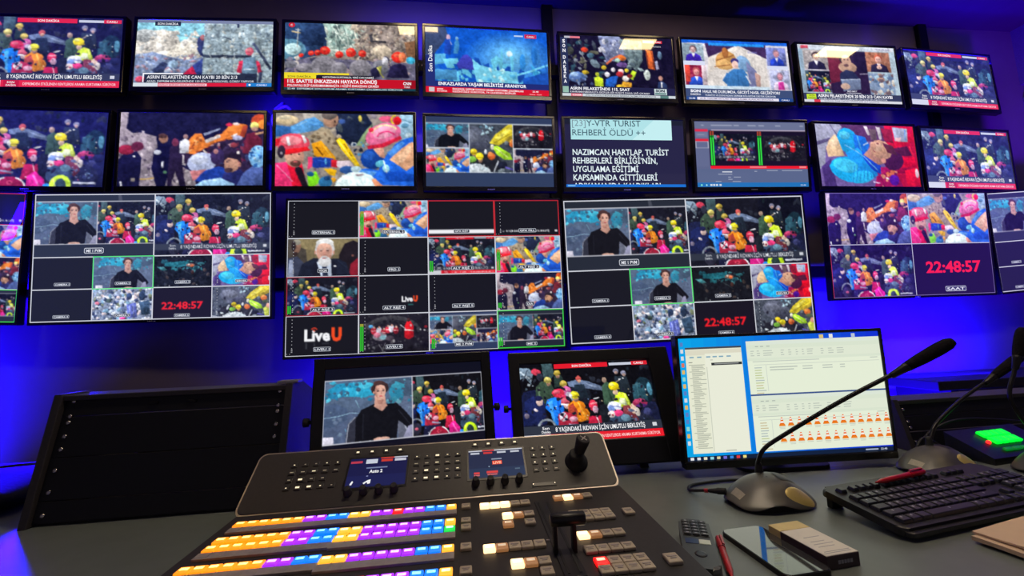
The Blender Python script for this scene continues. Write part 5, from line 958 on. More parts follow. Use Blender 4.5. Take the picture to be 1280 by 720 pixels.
# ------------------------------------------------------------------ the operators' desk
ZD = 0.74
M_DESK = material('dark_grey_laminate', (99, 106, 103), rough=0.38, spec=0.5, noise=0.06, nscale=25)
M_DESKLEG = material('dark_panel', (30, 30, 34), rough=0.6, noise=0.1)
desk = empty('control_desk', (0.35, 0.9, 0), 0, 'long dark grey control desk under the consoles, monitors and keyboard', 'desk')
b = MB(); b.prism([(-1.95, 0.30), (2.7, 0.30), (2.7, 1.47), (-1.95, 1.47)], ZD - 0.03, ZD, bev=0.003); b.build('worktop', M_DESK, desk, (-0.35, -0.9, 0))
for x in (-1.9, 0.35, 2.65):
    b = MB(); b.box((x, 0.9, (ZD - 0.03) / 2), (0.04, 1.0, ZD - 0.03), bev=0.003); b.build('leg_panel', M_DESKLEG, desk, (-0.35, -0.9, 0))
shelf = empty('wall_shelf', (3.25, 2.18, 0), 0, 'dark shelf board on the wall behind the right hand microphones', 'shelf')
b = MB(); b.box((0, 0, 0.752), (1.52, 0.36, 0.05), bev=0.004); b.build('board', M_DESKLEG, shelf)
for x in (-0.6, 0.6):
    b = MB(); b.box((x, 0.02, 0.3635), (0.05, 0.30, 0.727), bev=0.003); b.build('support', M_DESKLEG, shelf)

# ------------------------------------------------------------------ tilted rack boxes with blank panels
def rack_box(loc, rz, width, face, tilt, depth, rows, screws_l, screws_r, label, tab=False):
    o = empty('rack_box', loc, rz, label, 'rack box', 'tilted rack boxes on the desk')
    t = math.radians(tilt); F = Matrix.Rotation(-t, 4, 'X')      # face leans back
    ck = 0.016
    # side cheeks and back: profile in y,z
    fy, fz = face * math.sin(t), face * math.cos(t)
    prof = [(0, 0), (depth, 0), (depth, fz * 0.75), (fy + 0.06, fz + 0.004), (fy - 0.004, fz + 0.004)]
    Y2 = Matrix(((0, 0, 1, 0), (1, 0, 0, 0), (0, 1, 0, 0), (0, 0, 0, 1)))      # prism x,y,z -> y,z,x
    for s in (-1, 1):
        b = MB(); b.prism([(p[0] - 0.012, p[1]) for p in prof], s * width / 2 - ck / 2, s * width / 2 + ck / 2, Y2, bev=0.002); b.build('side_panel', M_BLACKMETAL, o)
    b = MB(); b.box((0, fy + 0.03, fz - 0.006), (width, 0.085, 0.012), bev=0.002); b.box((0, depth - 0.012, fz * 0.36), (width - 0.02, 0.012, fz * 0.7), bev=0.002); b.box((0, depth / 2, 0.006), (width - 0.02, depth - 0.02, 0.012), bev=0.002)
    b.build('shell', M_BLACKMETAL, o)
    z = 0.006
    for k, h in enumerate(rows):
        pnl = MB(); pnl.box((0, 0, z + h / 2), (width - 0.017, 0.004, h - 0.0016), F, bev=0.001); p = pnl.build('blank_panel', M_RACKFACE, o)
        z += h
    for s, arr in ((-1, screws_l), (1, screws_r)):
        for h in arr:
            b = MB(); b.lathe([(0.0048, 0), (0.0052, 0.0018), (0.0036, 0.0034), (0.0012, 0.003)], 10, F @ Matrix.Translation((s * (width / 2 - 0.026), -0.002, h)) @ Matrix.Rotation(PI / 2, 4, 'X')); b.build('screw', M_CHROME, o)
    if tab:
        b = MB(); b.box((width / 2 - 0.01, fy + 0.012, fz + 0.007), (0.05, 0.03, 0.006), bev=0.001); b.build('metal_tab', M_ALU, o)
        for x in (-0.055, 0.03):
            b = MB(); b.box((x, -0.004, face - 0.028), (0.02, 0.006, 0.006), F, bev=0.001); b.build('latch', M_STEEL, o)
    return o
M_RACKFACE = material('black_rack_panel', (10, 11, 18), rough=0.5, spec=0.35, noise=0.12, nscale=8)
M_ALU = material('raw_aluminium', (170, 165, 165), rough=0.4, metal=1.0, noise=0.1)
SL = [0.022, 0.068, 0.112, 0.156, 0.184, 0.214, 0.228, 0.262]
rack_box((-0.69, 1.052, ZD), 0, 0.51, 0.277, 13, 0.30, [0.044, 0.089, 0.089, 0.049], SL, [0.156, 0.184, 0.214, 0.228, 0.262], 'tilted black rack box with blank panels at the left of the desk', True)
rack_box((1.62, 1.10, ZD), 0, 0.74, 0.14, 17, 0.26, [0.044, 0.044, 0.044], [0.022, 0.06, 0.078, 0.112], [0.022, 0.112], 'low black rack box behind the green lit keypad')

# black soft case at the left
case = empty('equipment_case', (-1.42, 1.24, ZD), 0.05, 'black soft case lying at the left edge beside the rack box', 'case')
M_CLOTH = material('black_nylon', (12, 12, 16), rough=0.8, spec=0.2, noise=0.3, nscale=150, bump=0.4)
b = MB()
def pillow(u, v):
    a = math.copysign(abs(math.cos(u)) ** 0.35, math.cos(u)); c = math.copysign(abs(math.sin(u)) ** 0.35, math.sin(u))
    r = math.cos(v) ** 0.5 if v > -1.5 else 0.0
    return (0.36 * a * (0.12 + 0.88 * r), 0.18 * c * (0.12 + 0.88 * r), max(0.0, 0.034 + 0.034 * math.sin(v) + 0.004 * math.sin(9 * u)))
b.grid(pillow, [2 * PI * k / 40 for k in range(40)], [-PI / 2 + PI * k / 14 for k in range(15)], closed_u=True); b.build('bag', M_CLOTH, case)
b = MB(); b.tube(smooth_path([(-0.1, -0.175, 0.035), (-0.08, -0.215, 0.04), (0.08, -0.215, 0.04), (0.1, -0.175, 0.035)], 6), 0.008, 8); b.build('handle', M_CLOTH, case)

# ------------------------------------------------------------------ the two desk monitors and the office monitor
def desk_monitor(loc, rz, tilt, W, m, fn, label, lift):
    H = W * 9 / 16
    o = empty('desk_monitor', (loc[0], loc[1], ZD), rz, label, 'monitor', 'framed desk monitors behind the switcher')
    h = loc[2] - ZD
    T = Matrix.Translation((0, 0, h)) @ Matrix.Rotation(-math.radians(tilt), 4, 'X') @ Matrix.Rotation(PI / 2, 4, 'X')   # local x right, y up, z to viewer
    l, r, t, bo = m
    b = MB()
    b.box((0, H / 2 + t / 2, -0.012), (W + l + r if l == r else W + 2 * min(l, r), t, 0.036), T, bev=0.003)
    b.box((0, -H / 2 - bo / 2, -0.012), (W + l + r if l == r else W + 2 * min(l, r), bo, 0.036), T, bev=0.003)
    b.box((-W / 2 - l / 2, (t - bo) / 2, -0.012), (l, H + t + bo, 0.038), T, bev=0.003)
    b.box((W / 2 + r / 2, (t - bo) / 2, -0.012), (r, H + t + bo, 0.038), T, bev=0.003)
    b.build('frame', M_PVMFRAME, o)
    b = MB(); b.box(((r - l) / 2, (t - bo) / 2, -0.036), (W + l + r - 0.01, H + t + bo - 0.01, 0.03), T, bev=0.004); b.build('back_cover', M_BACK, o)
    cv = Canvas(W, H, lift, res=256); fn(cv); s = cv.object('screen', M_PVM, o); s.matrix_local = T
    for sx, x in ((-1, -W / 2 - l), (1, W / 2 + r)):
        b = MB(); b.lathe([(0.004, 0), (0.004, 0.006), (0.010, 0.007), (0.0105, 0.018), (0.008, 0.02)], 14, T @ Matrix.Translation((x, -0.012, -0.014)) @ Matrix.Rotation(sx * PI / 2, 4, 'Y')); b.build('side_knob', M_RUBBER, o)
    zb = h + (-H / 2 - bo) * math.cos(math.radians(tilt))
    for s in (-1, 1):
        b = MB(); b.prism([(-0.02, 0), (0.13, 0), (0.13, 0.012), (0.05, zb + 0.05), (0.03, zb + 0.06), (-0.0, max(zb, 0.014))], s * W * 0.36 - 0.012, s * W * 0.36 + 0.012, Matrix(((0, 0, 1, 0), (1, 0, 0, 0), (0, 1, 0, 0), (0, 0, 0, 1))), bev=0.001); b.build('stand_bracket', M_BLACKMETAL, o)
    return o
M_PVMFRAME = material('monitor_frame', (8, 8, 10), rough=0.4, spec=0.4, noise=0.15, nscale=40)
def d1(c): 
    pvm_plain(c)
def pvm_plain(c):
    r, v = c.rect, c.v
    c.rect_(0, 0, 160, 90, (8, 10, 24)); c.rect_(0, 11.6, 160, 73, (206, 206, 214)); c.sub((.6, 12.4, 85, 72.2), (12, 0, 140, 90)); p_anchor(c); c.view(r, v); c.sub((86, 12.4, 159.4, 72.2), (22, 0, 139, 90)); p_crowd(c, None, (10, 10, 14)); c.view(r, v)
desk_monitor((-0.149, 1.074, 0.940), math.radians(8.9), 10.9, 0.38, (0.026, 0.026, 0.026, 0.05), pvm_plain, 'desk monitor with a person in black beside a crowd picture', (2, 2, 5))
desk_monitor((0.337, 1.156, 0.925), math.radians(-1.7), 21, 0.38, (0.030, 0.062, 0.036, 0.065), lambda c: p_crowd(c, 'full', (9, 9, 14)), 'desk monitor filled by a rescue crowd over a red ticker', (2, 2, 4))

pc = empty('office_monitor', (0.814, 1.015, ZD), math.radians(-3.5), 'office monitor with file windows and traffic cone icons', 'monitor')
W, H = 0.543, 0.305
T = Matrix.Translation((0, 0, 0.192)) @ Matrix.Rotation(PI / 2, 4, 'X')
b = MB()
b.box((0, H / 2 + 0.004, -0.008), (W + 0.016, 0.008, 0.024), T, bev=0.002); b.box((0, -H / 2 - 0.010, -0.008), (W + 0.016, 0.020, 0.026), T, bev=0.003)
for s in (-1, 1): b.box((s * (W / 2 + 0.004), 0, -0.008), (0.008, H + 0.002, 0.024), T, bev=0.002)
b.build('bezel', M_BEZEL, pc)
b = MB(); b.box((0, -0.004, -0.022), (W + 0.012, H + 0.022, 0.024), T, bev=0.006); b.box((0, -0.02, -0.044), (0.26, 0.16, 0.03), T, bev=0.01); b.build('back_cover', M_BACK, pc)
cv = Canvas(W, H, (0, 2, 4)); p_desktop(cv); s = cv.object('screen', M_PC, pc); s.matrix_local = T
b = MB(); b.box((0, 0.075, 0.10), (0.05, 0.02, 0.19), bev=0.004); b.build('neck', M_BACK, pc)
b = MB(); b.prism(rrect(0.24, 0.15, 0.03), 0, 0.008, Matrix.Translation((0, 0.085, 0)), bev=0.002); b.build('foot', M_BACK, pc)

# ------------------------------------------------------------------ the vision switcher console
M_CON = material('console_top', (42, 39, 38), rough=0.5, spec=0.4, noise=0.08, nscale=150, bump=0.05)
M_CONSIDE = material('console_body', (20, 19, 20), rough=0.45, noise=0.1)
M_RIM = material('console_rim', (150, 140, 132), rough=0.35, metal=0.6, noise=0.08)
M_KEYOFF = material('unlit_key', (176, 164, 142), rough=0.42, spec=0.5, noise=0.08, nscale=120)
M_STRIP = material('name_strip', (150, 143, 140), rough=0.35, spec=0.5, noise=0.12, nscale=90)
def lit(name, body, core, e1=1.35, e2=2.0):
    return (material(name + '_key_plastic', tuple(int(v * .5 + 60) for v in body), rough=0.35, noise=0.03, emit=body, es=e1), material(name + '_key_legend', (235, 235, 235), rough=0.4, noise=0.02, emit=core, es=e2))
KM = {'orange': lit('orange', (255, 138, 10), (255, 226, 110)), 'yellow': lit('yellow', (246, 170, 40), (255, 232, 150)), 'purple': lit('purple', (150, 30, 226), (236, 150, 255)), 'blue': lit('blue', (0, 110, 240), (90, 200, 255)), 'red': lit('red', (250, 14, 14), (255, 150, 120), 1.6, 2), 'green': lit('green', (0, 180, 60), (150, 255, 190), 1.6, 2), 'warm': lit('warm', (255, 210, 150), (255, 250, 230), 2.2, 3.0), 'amber': lit('amber', (180, 120, 70), (230, 190, 140), .5, .6), 'off': (M_KEYOFF, M_STRIP)}
sw = empty('vision_switcher', (-0.065, 0.66, ZD), 0, 'black vision switcher console with rows of lit keys and a raised display panel', 'switcher')
OX, OY = 0.065, -0.66        # builder works in room x,y; children carry this offset
L = lambda x, y, z: (x + OX, y + OY, z - ZD)
ZT = 0.796
b = MB(); b.prism(rrect(0.742, 0.50, 0.012, 4, -0.064 + OX, 0.625 + OY), 0, ZT - ZD - 0.004, bev=0.002); b.build('console_body', M_CONSIDE, sw)
b = MB(); b.prism(rrect(0.738, 0.496, 0.011, 4, -0.064 + OX, 0.625 + OY), ZT - ZD - 0.004, ZT - ZD, bev=0.0015); b.build('top_plate', M_CON, sw)
KEYMESH = {}
def key_mesh(kind, w, d, h):
    k = (kind, w, d, h)
    if k not in KEYMESH:
        m = MB(); m.box((0, 0, h / 2), (w, d, h), bev=0.0016); m.mi = 1
        m.box((0, d * 0.10, h + 0.0002), (w * 0.64, d * (0.14 if kind == 'off' else 0.32), 0.0006), bev=0.0002)
        if kind == 'off': m.box((0, -d * 0.12, h + 0.0002), (w * 0.42, d * 0.10, 0.0006))
        KEYMESH[k] = m.mesh('key_' + kind, list(KM[kind]))
    return KEYMESH[k]
LAB = {'orange': 'orange lit key', 'yellow': 'yellow lit key', 'purple': 'purple lit key', 'blue': 'blue lit key', 'red': 'red lit key', 'green': 'green lit key', 'warm': 'white lit key', 'amber': 'dim amber key'}
def key(kind, x, y, name='source_key', w=0.0178, d=0.0185, h=0.0055):
    o = link_mesh(name, key_mesh(kind, w, d, h), sw, L(x, y, ZT))
    if kind in LAB: o['label'] = LAB[kind]
    return o
PX = 0.01933
def bank(x0, y, cols, strip=True):
    for k, cl in enumerate(cols): key(cl, x0 + PX * k, y)
    if strip:
        m = MB(); m.box((0, 0, 0.0018), (PX * 10, 0.019, 0.0040), bev=0.0006)
        for k in range(9): m.box(((k - 4) * PX, 0, 0.0041), (0.0008, 0.0175, 0.0005))
        m.build('name_strip', M_STRIP, sw, L(x0 + PX * 4.5, y - 0.0205, ZT))
o10 = ['orange'] * 6 + ['purple'] * 2 + ['blue'] * 2
p10 = ['yellow'] * 2 + ['purple'] * 5 + ['blue'] * 2 + ['yellow']
XL, XR = -0.402, -0.209
bank(XL, 0.819, o10); bank(XL, 0.760, o10, False); bank(XL, 0.7335, o10); bank(XL, 0.672, o10)
bank(XR, 0.819, p10[:4] + ['red'] + p10[5:]); bank(XR, 0.757, p10, False); bank(XR, 0.730, p10[:9] + ['green']); bank(XR, 0.666, p10); bank(XR, 0.602, p10[:3] + ['red'] + p10[4:])
for y in (0.818, 0.757, 0.7315, 0.667, 0.602): key('off', -0.0085, y, 'transition_key', 0.0165, 0.018)
def tk(x, y, kinds, p=0.0188, w=0.0180, d=0.019):
    for k, cl in enumerate(kinds): key(cl, x + p * k, y, 'transition_key', w, d)
tk(0.026, 0.812, ['warm', 'warm', 'warm', 'off', 'off']); tk(0.0635, 0.762, ['warm', 'amber', 'off']); tk(0.0615, 0.729, ['amber']); tk(0.0985, 0.731, ['off'])
tk(0.026, 0.655, ['warm', 'amber', 'off', 'off', 'off']); tk(0.062, 0.607, ['warm', 'amber', 'off']); tk(0.0985, 0.581, ['off'])
tk(0.166, 0.821, ['amber', 'warm', 'amber', 'off']); tk(0.178, 0.746, ['off'] * 4); tk(0.178, 0.7265, ['off'] * 4); key('off', 0.272, 0.737, 'transition_key', 0.018, 0.022); tk(0.172, 0.668, ['warm', 'amber', 'off', 'off']); tk(0.170, 0.624, ['off'] * 4); tk(0.175, 0.590, ['red', 'off', 'off', 'off']); tk(0.175, 0.570, ['off'] * 4); key('off', 0.272, 0.580, 'transition_key', 0.02, 0.024)
# fader lever
fd = MB(); fd.box((0, 0, 0.001), (0.030, 0.25, 0.002), bev=0.0008); fd.mi = 1; fd.box((-0.008, 0, 0.0022), (0.0035, 0.235, 0.001)); fd.box((0.008, 0, 0.0022), (0.0035, 0.235, 0.001))
fader = fd.build('fader_track', [M_CONSIDE, M_RUBBER], sw, L(0.134, 0.69, ZT))
m = MB(); m.box((-0.014, 0.0, 0.022), (0.006, 0.014, 0.044), bev=0.001); m.box((0.014, 0.0, 0.022), (0.006, 0.014, 0.044), bev=0.001); m.build('lever_arm', M_CONSIDE, fader, (0, -0.060, 0))
M_GLOSS = material('gloss_black', (14, 12, 12), rough=0.35, spec=0.4, noise=0.05)
m = MB(); m.lathe([(0.007, -0.026), (0.0095, -0.024), (0.0095, 0.024), (0.007, 0.026)], 18, Matrix.Rotation(PI / 2, 4, 'Y')); m.build('lever_handle', M_GLOSS, fader, (0.006, -0.060, 0.045))
for x, y in ((0.108, 0.778), (0.118, 0.668)):
    m = MB(); m.box((0, 0, 0.0006), (0.008, 0.003, 0.0012)); m.build('indicator', M_STRIP, sw, L(x, y, ZT))
# raised panel with displays
TP = math.radians(38)
PM = Matrix.Translation(L(-0.066, 0.868, 0.800)) @ Matrix(((1, 0, 0, 0), (0, math.cos(TP), -math.sin(TP), 0), (0, math.sin(TP), math.cos(TP), 0), (0, 0, 0, 1)))
pm = MB(); pm.prism(rrect(0.738, 0.130, 0.012, 6, 0, 0.063), -0.010, 0, bev=0.0012); panel = pm.build('display_panel', M_CON, sw, mat=PM)
pm = MB(); pm.prism(rrect(0.745, 0.137, 0.0155, 6, 0, 0.063), -0.0125, -0.0012); pm.build('panel_rim', M_RIM, panel)
pm = MB(); pm.prism([(0.02, 0), (0.13, 0), (0.13, 0.07), (0.118, 0.075), (0.02, 0.012)], -0.35, 0.35, Matrix(((0, 0, 1, 0), (1, 0, 0, 0), (0, 1, 0, 0), (0, 0, 0, 1)))); pm.build('panel_support', M_CONSIDE, sw, L(-0.066, 0.866, ZD))
def Pp(x, s, h=0.0): return (x + 0.066, s, h)
M_LCD = screen_material('console_lcd', 0.9, rough=0.6, spec=0.1)
def lcd1(c):
    c.rect_(0, 0, 160, 90, (24, 26, 74)); c.rect_(0, 55, 160, 90, (28, 32, 84)); c.rect_(2, 8, 34, 15, (190, 60, 80)); c.rect_(44, 4, 76, 18, (206, 212, 226)); c.rect_(84, 0, 122, 3.4, (216, 70, 50)); c.rect_(86, 6, 118, 14, (206, 60, 50)); c.rect_(122, 0, 160, 3.4, (206, 210, 226)); c.rect_(124, 6, 156, 14, (206, 206, 222)); c.rect_(48, 30, 106, 34, (120, 130, 170)); c.text('Auto 2', 58, 48, 10, WHITE, 36, bold=.04); c.rect_(52, 56, 57, 59, (150, 150, 190)); c.poly([(12, 78), (16, 70), (20, 72), (17, 82), (12, 82)], WHITE); c.poly([(46, 78), (58, 70), (66, 68), (66, 80), (60, 82), (56, 76), (50, 82)], WHITE)
def lcd2(c):
    c.rect_(0, 0, 160, 90, (38, 46, 76)); c.rect_(0, 60, 160, 90, (44, 58, 88)); c.rect_(0, 0, 40, 3.6, (210, 214, 224)); c.rect_(76, 0, 160, 3.6, (210, 214, 224)); c.rect_(40, 0, 76, 3.6, (226, 60, 60))
    for x, q in ((6, (200, 204, 216)), (44, (216, 60, 60)), (84, (200, 204, 216)), (124, (200, 204, 216))): c.rect_(x, 7, x + 26, 13, q)
    c.rect_(66, 30, 96, 34, (150, 160, 180)); c.rect_(68, 38, 96, 50, (244, 66, 40)); c.text('LIVE', 70, 48, 8, (255, 190, 160), 24, bold=.05); c.ell(58, 56, 2, 2, (150, 170, 190)); c.rect_(14, 72, 30, 78, (226, 70, 70)); c.rect_(14, 80, 30, 84, (210, 110, 110)); c.rect_(50, 70, 82, 77, (226, 70, 70)); c.rect_(52, 79, 80, 83, (210, 110, 110)); c.rect_(132, 66, 146, 70, (90, 110, 130))
for x, s, fn in ((-0.189, 0.0675, lcd1), (0.057, 0.0675, lcd2)):
    m = MB(); m.box((0, 0, 0.0006), (0.126, 0.076, 0.0012), bev=0.0004); dsp = m.build('display', M_GLOSS, panel, Pp(x, s))
    cv = Canvas(0.117, 0.066); fn(cv); cv.object('display_picture', M_LCD, dsp, 0.0014)
M_PKEY = material('panel_key_rubber', (30, 28, 28), rough=0.5, noise=0.05)
M_LEG = material('key_legend_light', (220, 210, 190), rough=0.5, noise=0.02, emit=(255, 238, 196), es=1.0)
M_LEGDIM = material('key_legend_dim', (170, 160, 140), rough=0.5, noise=0.02, emit=(200, 190, 160), es=0.35)
R = random.Random(77)
PK = {}
def pkey(x, s, lw, lh, bright):
    kk = (round(lw, 4), round(lh, 4), bright)
    if kk not in PK:
        m = MB(); m.box((0, 0, 0.001), (0.0125, 0.0105, 0.002), bev=0.0006); m.mi = 1; m.box((0, 0, 0.0021), (lw, lh, 0.0004)); PK[kk] = m.mesh('panel_key', [M_PKEY, M_LEG if bright else M_LEGDIM])
    return link_mesh('panel_key', PK[kk], panel, Pp(x, s))
for x0, s0, big in ((-0.360, 0.096, ((3, 1), (3, 2), (2, 1))), (-0.111, 0.096, ((0, 2), (2, 1), (3, 1), (3, 2)))):
    for r_ in range(4):
        for k in range(5):
            if x0 < -0.2 and r_ == 2 and k == 4: continue
            bg = (r_, k) in big
            pkey(x0 + k * 0.0215, s0 - r_ * 0.0172, 0.0075 if bg else (0.003, 0.005, 0.0068)[(k * 3 + r_ * 2) % 3], 0.0034 if bg else 0.0016, bg or (r_ == 0 and k > 2) or (r_ + k) % 3 == 0)
for r_ in range(4):
    for k in range(3): pkey(0.139 + k * 0.0215, 0.097 - r_ * 0.0176, 0.0024 if r_ < 3 else (0.0056, 0.0024, 0.0056)[k], 0.0026 if r_ < 3 else 0.0012, r_ < 3)
for x0 in (-0.237, 0.013):
    for k in range(4):
        pkey(x0 + k * 0.0295, 0.117, 0.0056, 0.0034, True)
        m = MB(); m.lathe([(0.0082, 0), (0.0082, 0.004), (0.0066, 0.005), (0.0062, 0.016), (0.005, 0.017)], 18); m.box((0, 0.0035, 0.0172), (0.001, 0.005, 0.0006)); m.build('rotary_knob', M_RUBBER, panel, Pp(x0 + k * 0.0295 - 0.001, 0.024))
m = MB(); m.lathe([(0.025, 0), (0.024, 0.005), (0.019, 0.012), (0.016, 0.016), (0.017, 0.020), (0.0145, 0.023), (0.015, 0.028), (0.012, 0.031)], 22, Matrix.Rotation(math.radians(-6), 4, 'Y'))
joy = m.build('joystick_boot', M_RUBBER, panel, Pp(0.228, 0.056))
m = MB(); m.lathe([(0.010, 0.020), (0.0112, 0.032), (0.0135, 0.052), (0.0145, 0.062), (0.0128, 0.066)], 20, Matrix.Rotation(math.radians(9), 4, 'Y') @ Matrix.Rotation(math.radians(-8), 4, 'X')); 
m.mi = 1
for a_ in (45, -45): m.box((0, 0, 0.0662), (0.016, 0.0022, 0.0014), Matrix.Rotation(math.radians(9), 4, 'Y') @ Matrix.Rotation(math.radians(-8), 4, 'X') @ Matrix.Rotation(math.radians(a_), 4, 'Z'))
stick = m.build('joystick_handle', [M_RUBBER, M_STRIP], joy)
m = MB(); m.box((0, 0, 0.0008), (0.050, 0.0085, 0.0016), bev=0.0006); m.build('memory_slot', M_GLOSS, panel, Pp(0.150, 0.0105))
for x in (0.128, 0.172):
    m = MB(); m.lathe([(0.0015, 0), (0.0015, 0.002), (0.0008, 0.0024)], 8); m.build('slot_screw', M_CHROME, panel, Pp(x, 0.0105, 0.0012))

# ------------------------------------------------------------------ gooseneck microphones
M_MICBASE = material('mic_base_grey', (74, 72, 66), rough=0.36, spec=0.5, noise=0.05, nscale=60)
M_MICTALK = material('mic_talk_bar', (206, 184, 110), rough=0.28, metal=0.35, noise=0.05)
M_MICWIN = material('mic_window', (12, 14, 34), rough=0.45, noise=0.03)
M_MICLABEL = material('mic_label', (146, 138, 124), rough=0.5, noise=0.1, nscale=300)
M_STEM = material('gooseneck_metal', (24, 22, 24), rough=0.35, metal=0.4, noise=0.1)
M_FOAM = material('foam_windshield', (22, 19, 22), rough=0.95, spec=0.15, noise=0.5, nscale=400, bump=0.8)
def mic(base, rz, stem, head_end, label, cable=None, loc_light=False):
    o = empty('gooseneck_microphone', (base[0], base[1], ZD), rz, label, 'microphone', 'gooseneck microphones on the desk')
    Lh, Wh, N = 0.060, 0.088, 2.7                 # half depth, half width; the unit's front is local +x
    I = o.matrix_basis.inverted(); st = I @ Vector(stem[0])
    def rad(x, y): return (abs(x / Lh) ** N + abs(y / Wh) ** N) ** (1 / N)
    def surf(x, y, off=0.0):
        r = min(1.0, rad(x, y))
        fr = max(0.0, x / Lh)
        lo = 0.004 + 0.014 * fr ** 2 * math.exp(-((y / Wh + 0.30) / 0.42) ** 2) + 0.007 * max(0, abs(y) / Wh) ** 4 * math.exp(-(x / 0.03) ** 2)
        H = 0.021 + 0.034 * max(0.0, 1 - ((x - st.x) / 0.100) ** 2 - ((y - st.y) / 0.115) ** 2) ** 1.3 + 0.005 * math.exp(-((x - 0.02) / 0.04) ** 2 - ((y - 0.035) / 0.03) ** 2)
        return (x, y, lo + (H - lo) * (1 - r ** 3.2) ** 0.6 + off)
    def edge(u): 
        cu, su = math.cos(u), math.sin(u); k = (abs(cu) ** N + abs(su) ** N) ** (-1 / N); return (Lh * cu * k, Wh * su * k)
    us = [2 * PI * k / 72 for k in range(72)]
    m = MB(); m.grid(lambda u, v: surf(edge(u)[0] * math.sin(v), edge(u)[1] * math.sin(v)), us, [0.01 + (PI / 2 - 0.01) * k / 18 for k in range(19)], closed_u=True)
    m.grid(lambda u, v: (edge(u)[0] * v, edge(u)[1] * v, surf(*edge(u))[2] * v ** 2 + 0.0125 * (1 - v ** 2) + 0.0004), us, [0.02, 0.4, 0.7, 0.88, 0.999], closed_u=True)
    m.build('base_shell', M_MICBASE, o)
    m = MB(); m.prism([(edge(u)[0] * 0.86 - 0.004, edge(u)[1] * 0.90) for u in us], 0, 0.011); m.build('foot_plate', M_RUBBER, o)
    def patch(x0, x1, y0, y1, off, name, mt, oval=False):
        m = MB(); n = 12
        if oval:
            xc, yc, hx, hy = (x0 + x1) / 2, (y0 + y1) / 2, (x1 - x0) / 2, (y1 - y0) / 2
            m.grid(lambda u, v: surf(xc + hx * v * math.cos(u), yc + hy * v * math.sin(u), off * (1 - v ** 4)), [2 * PI * k / 28 for k in range(28)], [0.02 + 0.98 * k / 6 for k in range(7)], closed_u=True)
        else:
            m.grid(lambda u, v: surf(u, v, off), [x0 + (x1 - x0) * k / n for k in range(n + 1)], [y0 + (y1 - y0) * k / n for k in range(n + 1)])
        m.build(name, mt, o)
    patch(0.031, 0.0555, 0.006, 0.066, 0.003, 'talk_button', M_MICTALK, True)
    patch(-0.012, 0.018, 0.018, 0.052, 0.0014, 'display_window', M_MICWIN)
    patch(-0.012, 0.016, -0.078, -0.064, 0.0012, 'name_plate', M_MICLABEL)
    # stem, given in room coordinates
    pts = [I @ Vector(p) for p in stem]
    m = MB(); p0 = pts[0]; m.lathe([(0.0105, -0.014), (0.0105, 0.004), (0.0085, 0.012), (0.0068, 0.026), (0.005, 0.034)], 16, Matrix.Translation(p0)); m.build('socket', M_RUBBER, o)
    path = smooth_path(pts, 10)
    m = MB(); m.tube(path, 0.0044, 10); m.build('gooseneck', M_STEM, o)
    a = Vector(pts[-1]); e = I @ Vector(head_end); ax = (e - a); ln = ax.length
    q = Matrix.Translation(a) @ ax.to_track_quat('Z', 'Y').to_matrix().to_4x4()
    m = MB(); m.lathe([(0.0046, -0.030), (0.0062, -0.026), (0.0085, 0.0), (0.010, 0.006)], 16, q); m.build('capsule_neck', M_STEM, o)
    m = MB(); m.lathe([(0.0082, 0.0), (0.0100, ln * 0.12), (0.0118, ln * 0.35), (0.0128, ln * 0.7), (0.0118, ln * 0.88), (0.0084, ln * 0.97), (0.0026, ln)], 20, q); m.build('foam_windshield', M_FOAM, o)
    if cable:
        m = MB(); cp = [I @ Vector(p) for p in cable]; m.tube(smooth_path(cp, 8), 0.0032, 8); cb = m.build('cable', M_CABLE, o)
        d = (cp[1] - cp[0]).normalized(); qq = Matrix.Translation(cp[0]) @ d.to_track_quat('Z', 'Y').to_matrix().to_4x4()
        m = MB(); m.lathe([(0.0068, -0.008), (0.0068, 0.008), (0.0056, 0.012), (0.004, 0.026)], 12, qq); m.build('plug', M_RUBBER, cb)
        m = MB(); m.lathe([(0.0045, 0.028), (0.0045, 0.036)], 10, qq); m.build('red_tag', M_RED, cb)
    return o
M_RED = material('red_plastic', (176, 22, 34), rough=0.28, spec=0.5, noise=0.06)
zc = ZD + 0.0045
mic((0.624, 0.858), math.radians(-88), [(0.628, 0.885, 0.782), (0.6275, 0.885, 0.802), (0.627, 0.882, 0.818), (0.637, 0.875, 0.843), (0.670, 0.865, 0.868), (0.777, 0.815, 0.946), (0.880, 0.765, 1.013)], (0.965, 0.735, 1.066),
    'gooseneck microphone in front of the office monitor, its cable looping back', [(0.538, 0.885, 0.760), (0.510, 0.910, 0.755), (0.497, 0.945, zc), (0.515, 0.972, zc), (0.56, 0.982, zc), (0.62, 0.985, zc), (0.68, 0.975, zc)])
mic((1.145, 0.950), math.radians(-82), [(1.154, 0.968, 0.782), (1.157, 0.968, 0.800), (1.168, 0.97, 0.820), (1.196, 0.975, 0.847), (1.295, 0.985, 0.901), (1.385, 0.98, 0.949)], (1.488, 0.98, 1.004),
    'gooseneck microphone between the office monitor and the green lit keypad')
mic((1.385, 0.885), math.radians(-80), [(1.41, 0.905, 0.782), (1.40, 0.905, 0.80), (1.345, 0.90, 0.85), (1.313, 0.90, 0.915), (1.335, 0.90, 0.97), (1.352, 0.90, 1.005)], (1.385, 0.90, 1.080),
    'gooseneck microphone at the right edge of the desk, bent upright')

